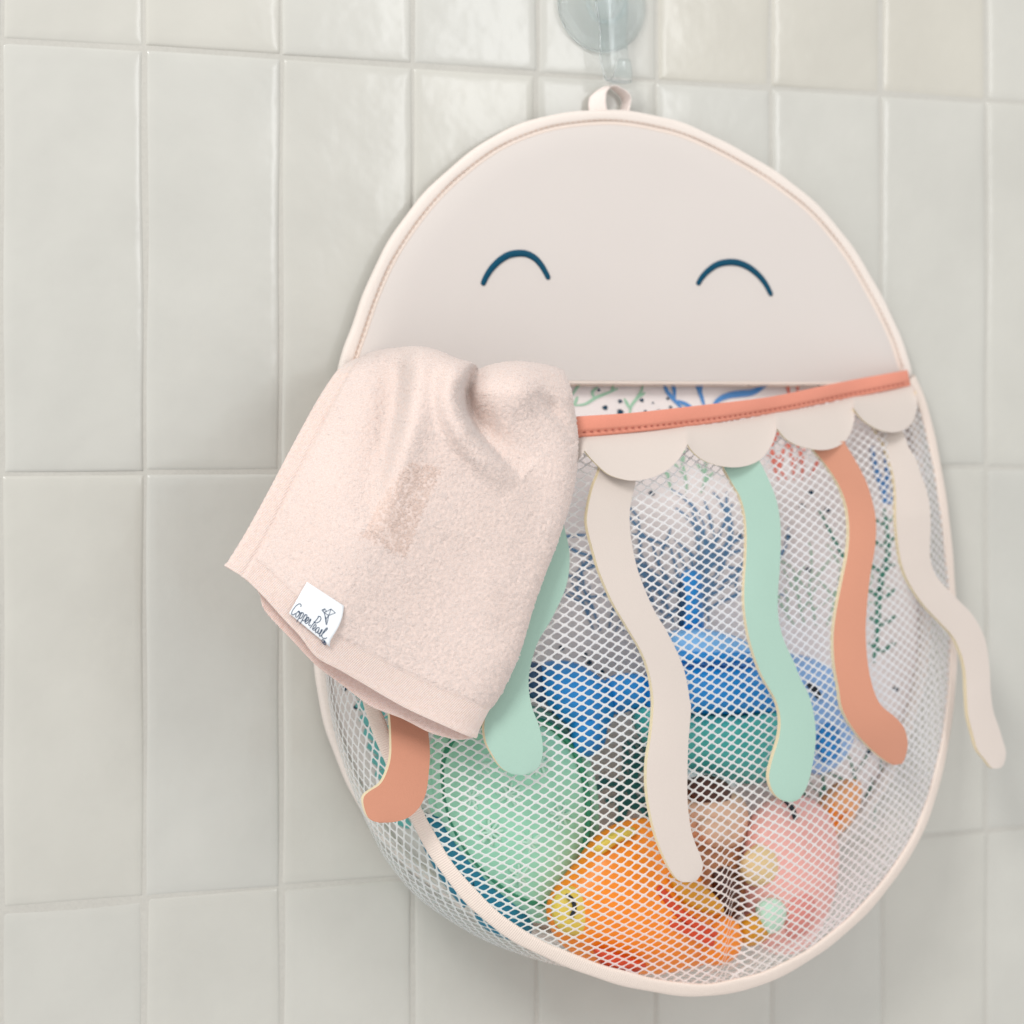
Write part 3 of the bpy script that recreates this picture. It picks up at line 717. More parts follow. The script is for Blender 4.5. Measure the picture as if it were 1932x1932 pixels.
def cloth_D(u, v, q):
    top = np.clip(v / .075, 0, 1)
    roll = 1 - np.sqrt(np.clip(1 - (1 - top) ** 2, 0, 1))       # rolls over the hem at the top
    left = np.interp(v, [0, .1, .3, .6, 1], [34, 52, 74, 94, 108])
    mid = np.interp(v, [0, .08, .25, .5, .8, 1], [92, 98, 106, 112, 115, 116])
    right = np.interp(v, [0, .08, .3, .6, 1], [80, 90, 102, 110, 114])
    s = np.clip(u / .45, 0, 1); s = s * s * (3 - 2 * s)
    s2 = np.clip((u - .55) / .45, 0, 1); s2 = s2 * s2 * (3 - 2 * s2)
    D = left * (1 - s) + mid * s; D = D * (1 - s2) + right * s2
    D = D - roll * 22
    # edges curve back a little
    D = D - 7 * np.exp(-(1 - u) / .03) - 3 * np.exp(-u / .02)
    # folds
    d, p = sdist(q, [(906, 680), (884, 718), (877, 748), (885, 782), (912, 826), (944, 860), (985, 900)])
    amp = np.interp(p, [0, .1, .5, .8, 1], [16, 18, 16, 7, 0])
    w = np.interp(p, [0, .3, 1], [18, 30, 55])
    D = D - amp * np.where(d > 0, np.exp(-(d / w) ** 2), np.exp(-(d / 9) ** 2)) + .55 * amp * np.exp(-((d + 30) / 24) ** 2)
    d, p = sdist(q, [(760, 640), (754, 690), (744, 780), (724, 858), (706, 930), (692, 1000)])
    amp = np.interp(p, [0, .15, .4, .7, 1], [9, 17, 15, 8, 0])
    D = D - amp * np.exp(-(d / np.where(d > 0, 20, 50)) ** 2) + .3 * amp * np.exp(-((d - 34) / 26) ** 2)
    d, p = sdist(q, [(1005, 735), (1035, 765), (1060, 800), (1082, 830)])
    D = D - np.interp(p, [0, .4, 1], [0, 4, 3]) * np.exp(-(d / 14) ** 2)
    D = D + 7.5 * np.exp(-((q[..., 0] - 985) / 42) ** 2 - ((q[..., 1] - 735) / 42) ** 2)
    d, p = sdist(q, [(1000, 880), (1020, 960), (1000, 1050), (960, 1180)])
    D = D - 2.0 * np.exp(-(d / 40) ** 2)
    D = D + 2.2 * np.sin((q[..., 0] - 500) / 75 + (q[..., 1]) / 160) * np.clip((v - .3) / .4, 0, 1)
    return D
uu, vv = np.meshgrid(np.linspace(0, 1, nu), np.r_[np.linspace(0, .1, 70, endpoint=False), np.linspace(.1, 1, nv - 70)], indexing='ij')
cq = coons(uu, vv); cD = cloth_D(uu, vv, cq)
netD = DNET(cq.reshape(-1, 2)).reshape(cD.shape)
cD = np.maximum(cD, np.where(vv > .12, netD + 8, 0))
CP = U(cq, cD)
def nrm_grid(P):
    a = np.gradient(P, axis=0); b = np.gradient(P, axis=1); n = np.cross(a, b); n /= np.linalg.norm(n, axis=-1)[..., None] + 1e-9
    vw = np.array([CX, -CD, CZ]) - P
    return np.where((n * vw).sum(-1)[..., None] < 0, -n, n)
CN = nrm_grid(CP)
# band mask: flat woven hems on the left and bottom edges, terry inside
def seam(x, e, w): return np.clip((x - e) / w, 0, 1)
bandL = .064; bandB = .918
ter = seam(uu, bandL, .02) * seam(1 - vv, 1 - bandB, .015)
# ripples
hn = rng.normal(0, 1, uu.shape)
for _ in range(2): hn = (hn + np.roll(hn, 1, 0) + np.roll(hn, -1, 0) + np.roll(hn, 1, 1) + np.roll(hn, -1, 1)) / 5
hn /= hn.std()
CPd = CP + CN * (ter * (.85 + .08 * hn))[..., None]
edgeband = np.exp(-((uu - .01) / .01) ** 2) * .5 + np.exp(-((1 - vv - .006) / .008) ** 2) * .6 - .5 * np.exp(-((uu - bandL) / .006) ** 2)
CPd = CPd + CN * edgeband[..., None]

def towel_mat(name, c1, c2, twill=False, yarn=False):
    m, nt, b = newmat(name); L = nt.links.new
    tc = N(nt, 'ShaderNodeTexCoord')
    n1 = N(nt, 'ShaderNodeTexNoise', Scale=1400.0 if not twill else 700.0, Detail=2.0); L(tc.outputs['Object'], n1.inputs['Vector'])
    cr = N(nt, 'ShaderNodeValToRGB'); cr.color_ramp.elements[0].position = .33; cr.color_ramp.elements[1].position = .62
    cr.color_ramp.elements[0].color = (*lin(c1), 1); cr.color_ramp.elements[1].color = (*lin(c2), 1)
    n2 = N(nt, 'ShaderNodeTexNoise', Scale=30.0, Detail=2.0); L(tc.outputs['Object'], n2.inputs['Vector'])
    ad = N(nt, 'ShaderNodeMath', operation='MULTIPLY_ADD'); ad.inputs[1].default_value = .35; L(n2.outputs['Fac'], ad.inputs[0]); L(n1.outputs['Fac'], ad.inputs[2])
    sb = N(nt, 'ShaderNodeMath', operation='SUBTRACT'); L(ad.outputs[0], sb.inputs[0]); sb.inputs[1].default_value = .17
    L(sb.outputs[0], cr.inputs[0]); L(cr.outputs[0], b.inputs['Base Color'])
    h = n1.outputs['Fac']; st = .12
    if twill:
        w = N(nt, 'ShaderNodeTexWave', Scale=1.0, wave_type='BANDS', bands_direction='DIAGONAL'); w.inputs['Distortion'].default_value = .5
        mp = N(nt, 'ShaderNodeMapping'); mp.inputs['Scale'].default_value = (3.2, 3.2, 1); L(tc.outputs['UV'], mp.inputs['Vector']); L(mp.outputs[0], w.inputs['Vector'])
        a2 = N(nt, 'ShaderNodeMath', operation='MULTIPLY_ADD'); a2.inputs[1].default_value = .86; L(w.outputs['Fac'], a2.inputs[0]); L(n1.outputs['Fac'], a2.inputs[2]); h = a2.outputs[0]; st = .45
    bp = N(nt, 'ShaderNodeBump', Strength=st, Distance=.0006); L(h, bp.inputs['Height']); L(bp.outputs['Normal'], b.inputs['Normal'])
    b.inputs['Roughness'].default_value = .95; b.inputs['Specular IOR Level'].default_value = .15
    b.inputs['Sheen Weight'].default_value = .08 if not twill else .3; b.inputs['Sheen Roughness'].default_value = .5
    b.inputs['Subsurface Weight'].default_value = .2 if twill else 0; b.inputs['Subsurface Radius'].default_value = (1, .7, .5); b.inputs['Subsurface Scale'].default_value = .003
    if yarn:
        tr = N(nt, 'ShaderNodeBsdfTranslucent'); L(cr.outputs[0], tr.inputs['Color'])
        ms = N(nt, 'ShaderNodeMixShader'); ms.inputs[0].default_value = .12
        L(b.outputs[0], ms.inputs[1]); L(tr.outputs[0], ms.inputs[2]); L(ms.outputs[0], nt.nodes['Material Output'].inputs['Surface'])
    return m
M['terry'] = towel_mat('blush terry ground', (214, 195, 186), (221, 203, 195))
M['loops'] = towel_mat('blush terry loops', (235, 220, 213), (240, 226, 220), yarn=True)
M['twill'] = towel_mat('blush woven hem', (217, 197, 188), (223, 205, 197), True)
M['patch'] = towel_mat('rosy patch loops', (238, 213, 201), (243, 221, 210), yarn=True)
M['twill_shade'] = towel_mat('woven hem in shadow pink', (228, 200, 190), (236, 211, 203), True)  # pinker twill copy; shadow under the front layer is put into its colour

towel = thing('washcloth', 'blush pink terry washcloth draped over the pocket rim, white brand tag at its corner', 'washcloth', U((850, 690), 85))

def soften(o, n0, Nl, k):
    """blend the yarn normals (vertices from n0 on) towards the cloth normal so that the pile shades softly"""
    me = o.data; vn = np.empty(len(me.vertices) * 3, np.float32); me.vertex_normals.foreach_get('vector', vn); vn = vn.reshape(-1, 3)
    out = vn.copy(); out[n0:] = vn[n0:] * (1 - k) + np.repeat(Nl, k_per, 0) * k
    out /= np.linalg.norm(out, axis=1)[:, None] + 1e-9
    me.normals_split_custom_set_from_vertices(out.tolist())
k_per = 18
def terry_loops(Pts, Nrm, size, rad, rngl):
    """many small yarn loops: arcs rooted on the surface"""
    n = len(Pts)
    seg, sides = 6, 3
    rv = rngl.normal(0, 1, (n, 3)); Tn = rv - (rv * Nrm).sum(1)[:, None] * Nrm; Tn /= np.linalg.norm(Tn, axis=1)[:, None]
    Bn = np.cross(Nrm, Tn)
    t = np.linspace(0, 1, seg)
    sz = size * rngl.uniform(.7, 1.3, n); ht = sz * rngl.uniform(.18, .38, n); lean = rngl.normal(0, .5, n) * sz; tw = rngl.normal(0, .55, n) * sz
    arc = np.sin(t * math.pi)
    C = Pts[:, None] + Tn[:, None] * (sz[:, None] * (-np.cos(t * math.pi))[None] * .9)[..., None] + Nrm[:, None] * (ht[:, None] * arc[None] - .1)[..., None] \
        + Bn[:, None] * (lean[:, None] * arc[None] + tw[:, None] * np.sin(2 * math.pi * t)[None] * .6)[..., None]
    Tg = np.gradient(C, axis=1); Tg /= np.linalg.norm(Tg, axis=-1)[..., None] + 1e-9
    e1 = np.cross(Tg, Bn[:, None] + .01); e1 /= np.linalg.norm(e1, axis=-1)[..., None] + 1e-9; e2 = np.cross(Tg, e1)
    an = np.linspace(0, 2 * math.pi, sides, endpoint=False)
    V = C[:, :, None] + rad * (np.cos(an)[None, None, :, None] * e1[:, :, None] + np.sin(an)[None, None, :, None] * e2[:, :, None])
    f = gridfaces(seg, sides, closed_v=True)[:, ::-1]
    Fc = (f[None] + (np.arange(n) * seg * sides)[:, None, None]).reshape(-1, 4)
    return V.reshape(-1, 3), Fc

def sample_grid(P, Nn, mask, n, rngl):
    a = P[1:, 1:] - P[:-1, :-1]; b = P[1:, :-1] - P[:-1, 1:]
    ar = np.linalg.norm(np.cross(a, b), axis=-1) / 2 * mask[:-1, :-1]
    cdf = np.cumsum(ar.ravel()); cdf /= cdf[-1]
    k = np.searchsorted(cdf, rngl.uniform(0, 1, n)); i, j = np.unravel_index(k, ar.shape)
    x, y = rngl.uniform(0, 1, n)[:, None], rngl.uniform(0, 1, n)[:, None]
    p = P[i, j] * (1 - x) * (1 - y) + P[i + 1, j] * x * (1 - y) + P[i, j + 1] * (1 - x) * y + P[i + 1, j + 1] * x * y
    return p, Nn[i, j], ar.sum()

patch_poly = np.array([(770, 873), (834, 880), (795, 963), (763, 1049), (680, 1011), (722, 940)], float)
inpatch = inside(cq[..., 0], cq[..., 1], patch_poly)
pc_ = patch_poly.mean(0); inpatch2 = inside(cq[..., 0], cq[..., 1], pc_ + (patch_poly - pc_) * np.array([1.12, 1.08]))
mask = (ter > .6) & ~(inpatch & (rng.uniform(0, 1, uu.shape) < .8))
tot = sample_grid(CP, CN, mask.astype(float), 10, rng)[2]
NL = int(min(60000, tot * 1.8))
lp, ln_, _ = sample_grid(CPd, CN, mask.astype(float), NL, rng)
vL, fL = terry_loops(lp, ln_, .55, .17, rng)
gF = gridfaces(nu, nv)
midx = np.where((ter[:-1, :-1] > .5).ravel(), 0, 1)
uvw = np.stack([cq[..., 0] / 26, cq[..., 1] / 26], -1).reshape(-1, 2)
# back of the front layer: thin turned edge so the cloth has thickness
vw_ = CP - np.array([CX, -CD, CZ]); back = CP + 2.2 * vw_ / np.linalg.norm(vw_, axis=-1)[..., None]
per = np.r_[np.arange(nv), (np.arange(1, nu) * nv + nv - 1)]
per2 = np.r_[(np.arange(nu) * nv + nv - 1), (np.arange(nv - 2, -1, -1) + (nu - 1) * nv)]
Vt = np.vstack([CPd.reshape(-1, 3), back.reshape(-1, 3), vL]); o1 = nu * nv; o2 = 2 * o1
def strip(ids): return np.stack([ids[:-1], ids[1:], ids[1:] + o1, ids[:-1] + o1], 1)
idL = np.arange(nv); idB = np.arange(nu) * nv + nv - 1; idR = (nu - 1) * nv + np.arange(nv); idT = np.arange(nu) * nv
Fs = [gF[:, ::-1], gF + o1] + [strip(x) for x in (idL, idB, idR, idT)] + [fL + o2]
mi = np.r_[midx, np.ones(len(gF), int), np.ones(len(idL) - 1, int), np.ones(len(idB) - 1, int), np.zeros(len(idR) - 1, int), np.zeros(len(idT) - 1, int), np.full(len(fL), 2)]
uvt = np.vstack([uvw, uvw, np.zeros((len(vL), 2))])
fl_ = mesh('front_layer', Vt, np.vstack(Fs), [M['terry'], M['twill'], M['loops']], towel, mi, uv=uvt); soften(fl_, o2, ln_, .75)
part(fl_, 'looped terry face with smooth woven hems')

# patch of longer loops
pp, pn, parea = sample_grid(CPd, CN, (np.maximum(inpatch, inpatch2 & (rng.uniform(0, 1, uu.shape) < .12)) & (ter > .5)).astype(float), 1000, rng)
vP, fP = terry_loops(pp + pn * .12, pn, .66, .18, rng)
lp_ = mesh('loop_patch', vP, fP, M['patch'], towel); soften(lp_, 0, pn, .8); part(lp_, 'darker rosy rectangle of longer loops')

def on_cloth(q, lift=0.0):
    """point of the washcloth surface seen at q"""
    flatq = cq[::3, ::3].reshape(-1, 2); fD = cD[::3, ::3].ravel()
    q = np.atleast_2d(q); D = np.empty(len(q))
    for k, p in enumerate(q):
        d2 = ((flatq - p) ** 2).sum(1); i = np.argpartition(d2, 6)[:6]; w = 1 / (d2[i] + 1); D[k] = (fD[i] * w).sum() / w.sum()
    return U(q, D + lift)

# second layer under the front one
ub = smooth([(452, 1082), (487, 1114), (500, 1152), (555, 1212), (597, 1256), (645, 1292), (695, 1330), (730, 1345), (761, 1357), (808, 1381), (840, 1391), (868, 1396), (893, 1392)], 160)
ut = smooth([(470, 1040), (520, 1080), (580, 1130), (640, 1180), (700, 1225), (780, 1275), (850, 1310), (897, 1340)], 160)
ncol = 24; a = np.linspace(0, 1, ncol)
q2 = ut[:, None] + (ub - ut)[:, None] * a[None, :, None]
base = on_cloth(q2.reshape(-1, 2)[::1], 0.0)
D2 = -base[:, 1] - 7.5; D2 = D2.reshape(160, ncol)
dn2 = DNET(q2.reshape(-1, 2)).reshape(160, ncol)
D2 = D2 - 2.5 * np.sin(np.linspace(0, 1, 160) * math.pi)[:, None] * a[None] + .0
P2 = U(q2, D2); N2 = nrm_grid(P2)
V = np.vstack([P2.reshape(-1, 3), (P2 - N2 * 1.5).reshape(-1, 3)]); g2 = gridfaces(160, ncol); oo = 160 * ncol
e2 = np.arange(160) * ncol + ncol - 1; e3 = np.arange(ncol); e4 = 159 * ncol + np.arange(ncol)
sp = lambda x: np.stack([x[:-1], x[1:], x[1:] + oo, x[:-1] + oo], 1)
uv2 = np.tile((q2 / 26).reshape(-1, 2), (2, 1))
part(mesh('back_layer', V, np.vstack([g2, g2[:, ::-1] + oo, sp(e2), sp(e3), sp(e4)]), M['twill_shade'], towel, uv=uv2), 'shaded woven hem in shadow pink peeping out below')

# brand tag
M['tag'] = fabric('white satin tag', (232, 236, 240), rough=.5, var=.02, scale=2500, bump=.12, sheen=.3)
M['ink'] = fabric('navy print', (34, 62, 92), rough=.6, var=.05, bump=.0, sheen=0)
ZL = lambda p: np.array(zc(p, 540, 1120, 200))
tagL = resample(ZL([(690, 415), (560, 640), (440, 860), (345, 1020)]), 14); tagR = smooth(ZL([(1405, 880), (1365, 1060), (1290, 1250), (1200, 1420), (1140, 1530), (1125, 1600), (1130, 1670)]), 14)
a = np.linspace(0, 1, 16)
tq = tagL[:, None] + (tagR - tagL)[:, None] * a[None, :, None]
rowt = np.linspace(0, 1, 14)[:, None]
bow = 8 * np.sin(a * math.pi)[None, :] * (rowt - .5) * .5
def tagP(tq, lift):
    P = on_cloth(tq.reshape(-1, 2), 0).reshape(tq.shape[:-1] + (3,)); return P + np.array([0, -1.0, 0]) * lift[..., None]
liftg = 1.9 + 1.6 * np.clip((a[None] - .75) / .25, 0, 1) ** 2 * np.sin(np.clip(rowt, 0, 1) * math.pi) + 0 * rowt
TP = tagP(tq, liftg)
tag_o = mesh('brand_tag', TP.reshape(-1, 3), gridfaces(14, 16), M['tag'], towel); part(tag_o, 'white satin brand tag with navy script and folded bird')
sm = tag_o.modifiers.new('thickness', 'SOLIDIFY'); sm.thickness = .0003; sm.offset = -1
# script and bird
strokes = [
 [(592, 900), (602, 870), (585, 846), (550, 850), (505, 882), (462, 935), (430, 985), (415, 1025), (425, 1052), (455, 1055), (490, 1028)],
 [(565, 985), (535, 998), (503, 1045), (495, 1090), (515, 1105), (548, 1075), (575, 1022), (565, 985), (552, 1000), (575, 1028), (605, 1018)],
 [(612, 1008), (590, 1060), (560, 1120), (515, 1195)], [(585, 1062), (618, 1020), (645, 1022), (640, 1065), (607, 1118), (577, 1130), (560, 1115)],
 [(682, 1048), (650, 1110), (615, 1175), (573, 1235)], [(652, 1100), (690, 1058), (715, 1066), (702, 1118), (667, 1163), (637, 1170), (620, 1155)],
 [(665, 1195), (705, 1182), (742, 1145), (752, 1112), (735, 1105), (703, 1142), (680, 1195), (690, 1228), (722, 1215), (752, 1180)],
 [(752, 1180), (780, 1140), (792, 1150), (768, 1200), (748, 1245), (760, 1268), (782, 1255)],
 [(947, 1082), (910, 1140), (860, 1200), (820, 1250), (792, 1290), (775, 1312)], [(930, 1092), (968, 1090), (986, 1128), (965, 1175), (920, 1208), (872, 1215), (848, 1192)],
 [(818, 1335), (858, 1315), (888, 1282), (890, 1252), (866, 1250), (836, 1290), (824, 1332), (842, 1357), (872, 1346), (905, 1312)],
 [(948, 1302), (915, 1308), (886, 1350), (880, 1395), (900, 1402), (935, 1362), (955, 1312), (936, 1370), (925, 1412), (942, 1427), (968, 1398)],
 [(968, 1398), (998, 1342), (1010, 1350), (986, 1395), (960, 1440), (956, 1470), (976, 1470), (1002, 1440)],
 [(1002, 1440), (1050, 1392), (1095, 1347), (1112, 1318), (1096, 1310), (1060, 1350), (1020, 1410), (1000, 1465), (1018, 1503), (1060, 1516), (1098, 1500)],
 [(1010, 1540), (1003, 1570), (1025, 1610), (1065, 1640), (1080, 1632), (1076, 1595), (1050, 1555), (1020, 1535), (1010, 1540)],
 [(1030, 1605), (1042, 1565), (1058, 1575), (1052, 1595), (1036, 1588)], [(1048, 1594), (1060, 1618)]]
bird = [[(1000, 965), (1060, 940)], [(1060, 940), (1090, 985), (1045, 1018)], [(1000, 965), (1045, 1018)], [(1060, 940), (1030, 990)], [(1045, 1018), (1180, 945)], [(1180, 945), (1265, 1020)], [(1265, 1020), (1135, 1070)], [(1135, 1070), (1045, 1018)],
        [(1180, 945), (1135, 1070)], [(1045, 1018), (1085, 1135)], [(1085, 1135), (1135, 1070)], [(1085, 1135), (1085, 1250)], [(1135, 1070), (1100, 1235), (1085, 1250)], [(1060, 1060), (1085, 1250)]]
TQ = tq.reshape(-1, 2); TY = TP.reshape(-1, 3)
def on_tag(q, lift):
    out = []
    for p in q:
        d2 = ((TQ - p) ** 2).sum(1); i = np.argpartition(d2, 5)[:5]; w = 1 / (d2[i] + .2); out.append(-(TY[i, 1] * w).sum() / w.sum())
    return U(q, np.array(out) + lift)
pr = []
for s in strokes:
    q = smooth(ZL(s), max(8, 4 * len(s))); v, f, _ = cap_tube(on_tag(q, .2), .15, 6, flat=.5); pr.append((v, f))
for s in bird:
    q = resample(ZL(s), 4 * len(s)); v, f, _ = cap_tube(on_tag(q, .25), .11, 6, flat=.5); pr.append((v, f))
v, f, _ = join(pr); part(mesh('lettering', v, f, M['ink'], tag_o), 'navy script lettering and line drawn folded bird')

# ------------------------------------------------------------------ toys in the bag
def puff(name, outline, D, depth, mat, parent, rings=14, n=72, back=None, power=2.0, tilt=(0, 0), midD=None):
    """rounded solid with the given outline at distance D: front bulges by depth"""
    q = smooth(outline, n, closed=True); c = q.mean(0)
    r = np.r_[np.linspace(0, .7, rings - 6), .8, .88, .94, .975, .993, 1.0]
    V = []
    b = depth if back is None else back
    def lay(rr, sgn, dep):
        h = dep * (1 - rr ** power) ** (1 / power)
        p = c + (q - c) * rr
        dd = D + sgn * h + tilt[0] * (p[:, 0] - c[0]) + tilt[1] * (p[:, 1] - c[1])
        return U(p, dd)
    for rr in r: V.append(lay(max(rr, .001), 1, depth))
    for rr in r[::-1][1:]: V.append(lay(max(rr, .001), -1, b))
    V = np.vstack(V)
    return mesh(name, V, gridfaces(2 * rings - 1, n, closed_v=True), mat, parent)
def stroke(name, q, D, r, mat, parent, flat=.6):
    q = smooth(q, 6 * len(q)); D = np.interp(np.linspace(0, 1, len(q)), np.linspace(0, 1, np.size(D)), np.atleast_1d(D)) if np.size(D) > 1 else np.full(len(q), D)
    v, f, _ = cap_tube(U(q, D), r, 10, flat=flat); return mesh(name, v, f, mat, parent)

P_ = {k: plastic('toy ' + k, c) for k, c in dict(blue=(24, 132, 204), darkblue=(20, 66, 104), sky=(122, 182, 234), pale=(146, 190, 240), teal=(70, 168, 162), tealdark=(16, 96, 104), white=(228, 230, 232), mint=(158, 216, 188), mint_shade=(48, 136, 102),
      orange=(246, 142, 30), yellow=(222, 196, 84), red=(206, 70, 30), gold=(214, 150, 30), black=(22, 34, 44), brown=(170, 116, 78), brown_shade=(74, 38, 26), tan=(222, 182, 154), pink=(238, 178, 170), rose=(222, 144, 136), cream=(226, 200, 150), peach=(232, 164, 110), petrol=(16, 122, 152), leaf=(190, 228, 208)).items()}

# blue elephant-like bath toy (left)
t = thing('bath_toy', 'bright blue animal bath toy with stubby leg, seen behind mesh beside mint strip', 'bath toy', U((1085, 1420), 48), 'bath toys in the mesh bag')
puff('body', [(1008, 1262), (1040, 1246), (1085, 1250), (1125, 1272), (1155, 1300), (1160, 1340), (1145, 1375), (1105, 1385), (1065, 1365), (1035, 1335), (1010, 1300)], 55, 22, P_['blue'], t)
puff('leg', [(1078, 1340), (1140, 1345), (1142, 1400), (1120, 1425), (1090, 1425), (1076, 1390)], 58, 15, P_['blue'], t)
puff('ear', [(985, 1258), (1012, 1250), (1034, 1275), (1040, 1315), (1020, 1328), (990, 1310)], 62, 8, P_['darkblue'], t)
puff('trunk', [(1140, 1285), (1190, 1270), (1228, 1285), (1230, 1330), (1195, 1340), (1150, 1345)], 50, 14, P_['blue'], t)
# boat
t = thing('toy_boat', 'blue and teal toy boat with tall blue funnel behind the mesh', 'toy boat', U((1390, 1490), 45), 'bath toys in the mesh bag')
puff('hull', [(1195, 1330), (1290, 1340), (1400, 1342), (1500, 1330), (1525, 1380), (1500, 1440), (1440, 1478), (1340, 1470), (1250, 1440), (1205, 1390)], 44, 26, P_['teal'], t, power=2.6)
puff('deck', [(1225, 1262), (1300, 1252), (1400, 1255), (1465, 1268), (1505, 1300), (1510, 1345), (1400, 1352), (1290, 1350), (1215, 1340)], 46, 25, P_['blue'], t, power=2.8)
puff('cabin', [(1255, 1200), (1300, 1186), (1360, 1192), (1410, 1212), (1432, 1240), (1425, 1262), (1340, 1262), (1262, 1258)], 46, 20, P_['sky'], t, power=2.8)
puff('cabin_band', [(1262, 1226), (1340, 1226), (1424, 1230), (1428, 1252), (1340, 1254), (1264, 1252)], 47, 21, P_['blue'], t, power=3)
puff('funnel', [(1284, 1085), (1305, 1074), (1324, 1085), (1326, 1140), (1326, 1196), (1284, 1196), (1284, 1140)], 44, 11, P_['blue'], t, power=2.5)
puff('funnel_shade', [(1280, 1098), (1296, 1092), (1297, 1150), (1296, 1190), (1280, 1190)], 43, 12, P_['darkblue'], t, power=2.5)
puff('keel', [(1225, 1440), (1310, 1452), (1380, 1470), (1385, 1492), (1330, 1494), (1260, 1480)], 52, 16, P_['white'], t)
# pale blue whale
t = thing('toy_whale', 'pale blue toy whale with small black eye behind coral strip', 'toy whale', U((1545, 1460), 40), 'bath toys in the mesh bag')
puff('body', [(1470, 1240), (1520, 1238), (1580, 1268), (1612, 1320), (1612, 1390), (1585, 1440), (1545, 1462), (1500, 1440), (1480, 1380), (1470, 1310)], 40, 22, P_['pale'], t)
puff('fin', [(1545, 1360), (1580, 1372), (1586, 1420), (1556, 1440), (1540, 1410)], 58, 6, P_['blue'], t)
stroke('eye', [(1528, 1292), (1536, 1300), (1544, 1312)], 62.5, 1.7, P_['black'], t)
# mint scallop cup
t = thing('bath_cup', 'mint green ribbed bath cup lying on its side inside the mesh', 'bath cup', U((950, 1735), 45), 'bath toys in the mesh bag')
cup = [(812, 1420), (840, 1370), (900, 1345), (975, 1335), (1040, 1350), (1090, 1400), (1116, 1470), (1124, 1550), (1112, 1630), (1080, 1700), (1030, 1735), (975, 1722), (915, 1680), (865, 1625), (830, 1560), (812, 1490)]
puff('bowl', cup, 46, 27, P_['mint'], t, n=96, power=2.4)
cq_ = smooth(cup, 60, closed=True); cc = cq_.mean(0)
inner = cc + (cq_ - cc) * .87 + np.array([6, -4])
v, f, _ = tube(U(inner, np.full(60, 46 + 27 * (1 - .87 ** 2.4) ** (1 / 2.4) + .2)), 1.6, 8, closed=True); part(mesh('rim_crease_shade', v, f, P_['mint_shade'], t), 'crease inside the rim, its shade painted in darker green')  # dark green tube paints in the shade of the rim crease
v, f, _ = tube(U(cc + (cq_ - cc) * .97, np.full(60, 52)), 3.2, 8, closed=True); mesh('rim', v, f, P_['mint'], t)
for i, (x, y) in enumerate([(905, 1440), (960, 1500), (1020, 1440), (925, 1570), (1000, 1590), (1060, 1540), (960, 1400), (980, 1655), (1050, 1640), (890, 1505)]):
    rib = []
    for a_ in np.arange(0, math.pi, math.pi / 4):
        p0 = np.array([x + 22 * math.cos(a_ + i), y + 22 * math.sin(a_ + i)]); p1 = 2 * np.array([x, y]) - p0
        qq = np.stack([p0, (p0 + p1) / 2, p1]); rr = np.clip(np.linalg.norm((qq - cc) / np.array([156, 200]), axis=1), 0, .98)
        v, f, _ = cap_tube(U(qq, 46 + 27 * (1 - rr ** 2.4) ** (1 / 2.4) + .4), .75, 6); rib.append((v, f))
    v, f, _ = join(rib); mesh('embossed_star', v, f, P_['leaf'], t)
# petrol starfish under the cup
t = thing('toy_starfish', 'petrol blue toy starfish with arms showing under the mint cup', 'toy starfish', U((900, 1760), 50), 'bath toys in the mesh bag')
star = []
for k in range(10):
    r = 132 if k % 2 == 0 else 62; a_ = math.radians(60 + 36 * k); star.append((905 + r * math.cos(a_) * 1.0, 1628 + r * .98 * math.sin(a_)))
star = [(858, 1536), (800, 1540), (786, 1566), (820, 1640), (862, 1700), (880, 1712), (872, 1668), (902, 1690), (896, 1730), (930, 1762), (985, 1776), (1006, 1748), (990, 1712), (955, 1690), (940, 1620), (900, 1560)]
puff('body', star, 52, 9, P_['petrol'], t, n=110)
# orange fish
t = thing('toy_fish', 'orange toy fish with yellow eye patch at the bottom of the bag', 'toy fish', U((1200, 1835), 66), 'bath toys in the mesh bag')
puff('body', [(1030, 1715), (1045, 1675), (1085, 1625), (1120, 1580), (1170, 1550), (1230, 1545), (1280, 1580), (1320, 1650), (1360, 1710), (1392, 1760), (1385, 1800), (1320, 1822), (1240, 1838), (1160, 1832), (1090, 1805), (1045, 1765)], 64, 24, P_['orange'], t, n=96)
puff('eye_patch', [(1042, 1700), (1070, 1672), (1110, 1680), (1128, 1710), (1124, 1750), (1098, 1768), (1062, 1758), (1044, 1735)], 76, 8, P_['yellow'], t)
stroke('eye', [(1070, 1690), (1080, 1698), (1084, 1714), (1078, 1730)], 84.6, 1.1, P_['black'], t)
puff('back_fin', [(1118, 1600), (1150, 1572), (1190, 1560), (1200, 1574), (1165, 1592), (1135, 1612)], 78, 7, P_['yellow'], t)
puff('side_fin', [(1262, 1652), (1310, 1660), (1350, 1690), (1366, 1720), (1330, 1722), (1285, 1700)], 84, 6, P_['gold'], t)
for q in ([(1246, 1680), (1280, 1720), (1310, 1742), (1345, 1760)], [(1270, 1742), (1310, 1762), (1340, 1778)]): stroke('stripe', q, 86.5, 2.4, P_['red'], t)
puff('tail', [(1330, 1740), (1372, 1726), (1398, 1752), (1394, 1800), (1352, 1822), (1322, 1800)], 76, 8, P_['orange'], t)
puff('belly_fin', [(1120, 1788), (1170, 1800), (1220, 1820), (1190, 1838), (1140, 1826)], 82, 6, P_['red'], t)
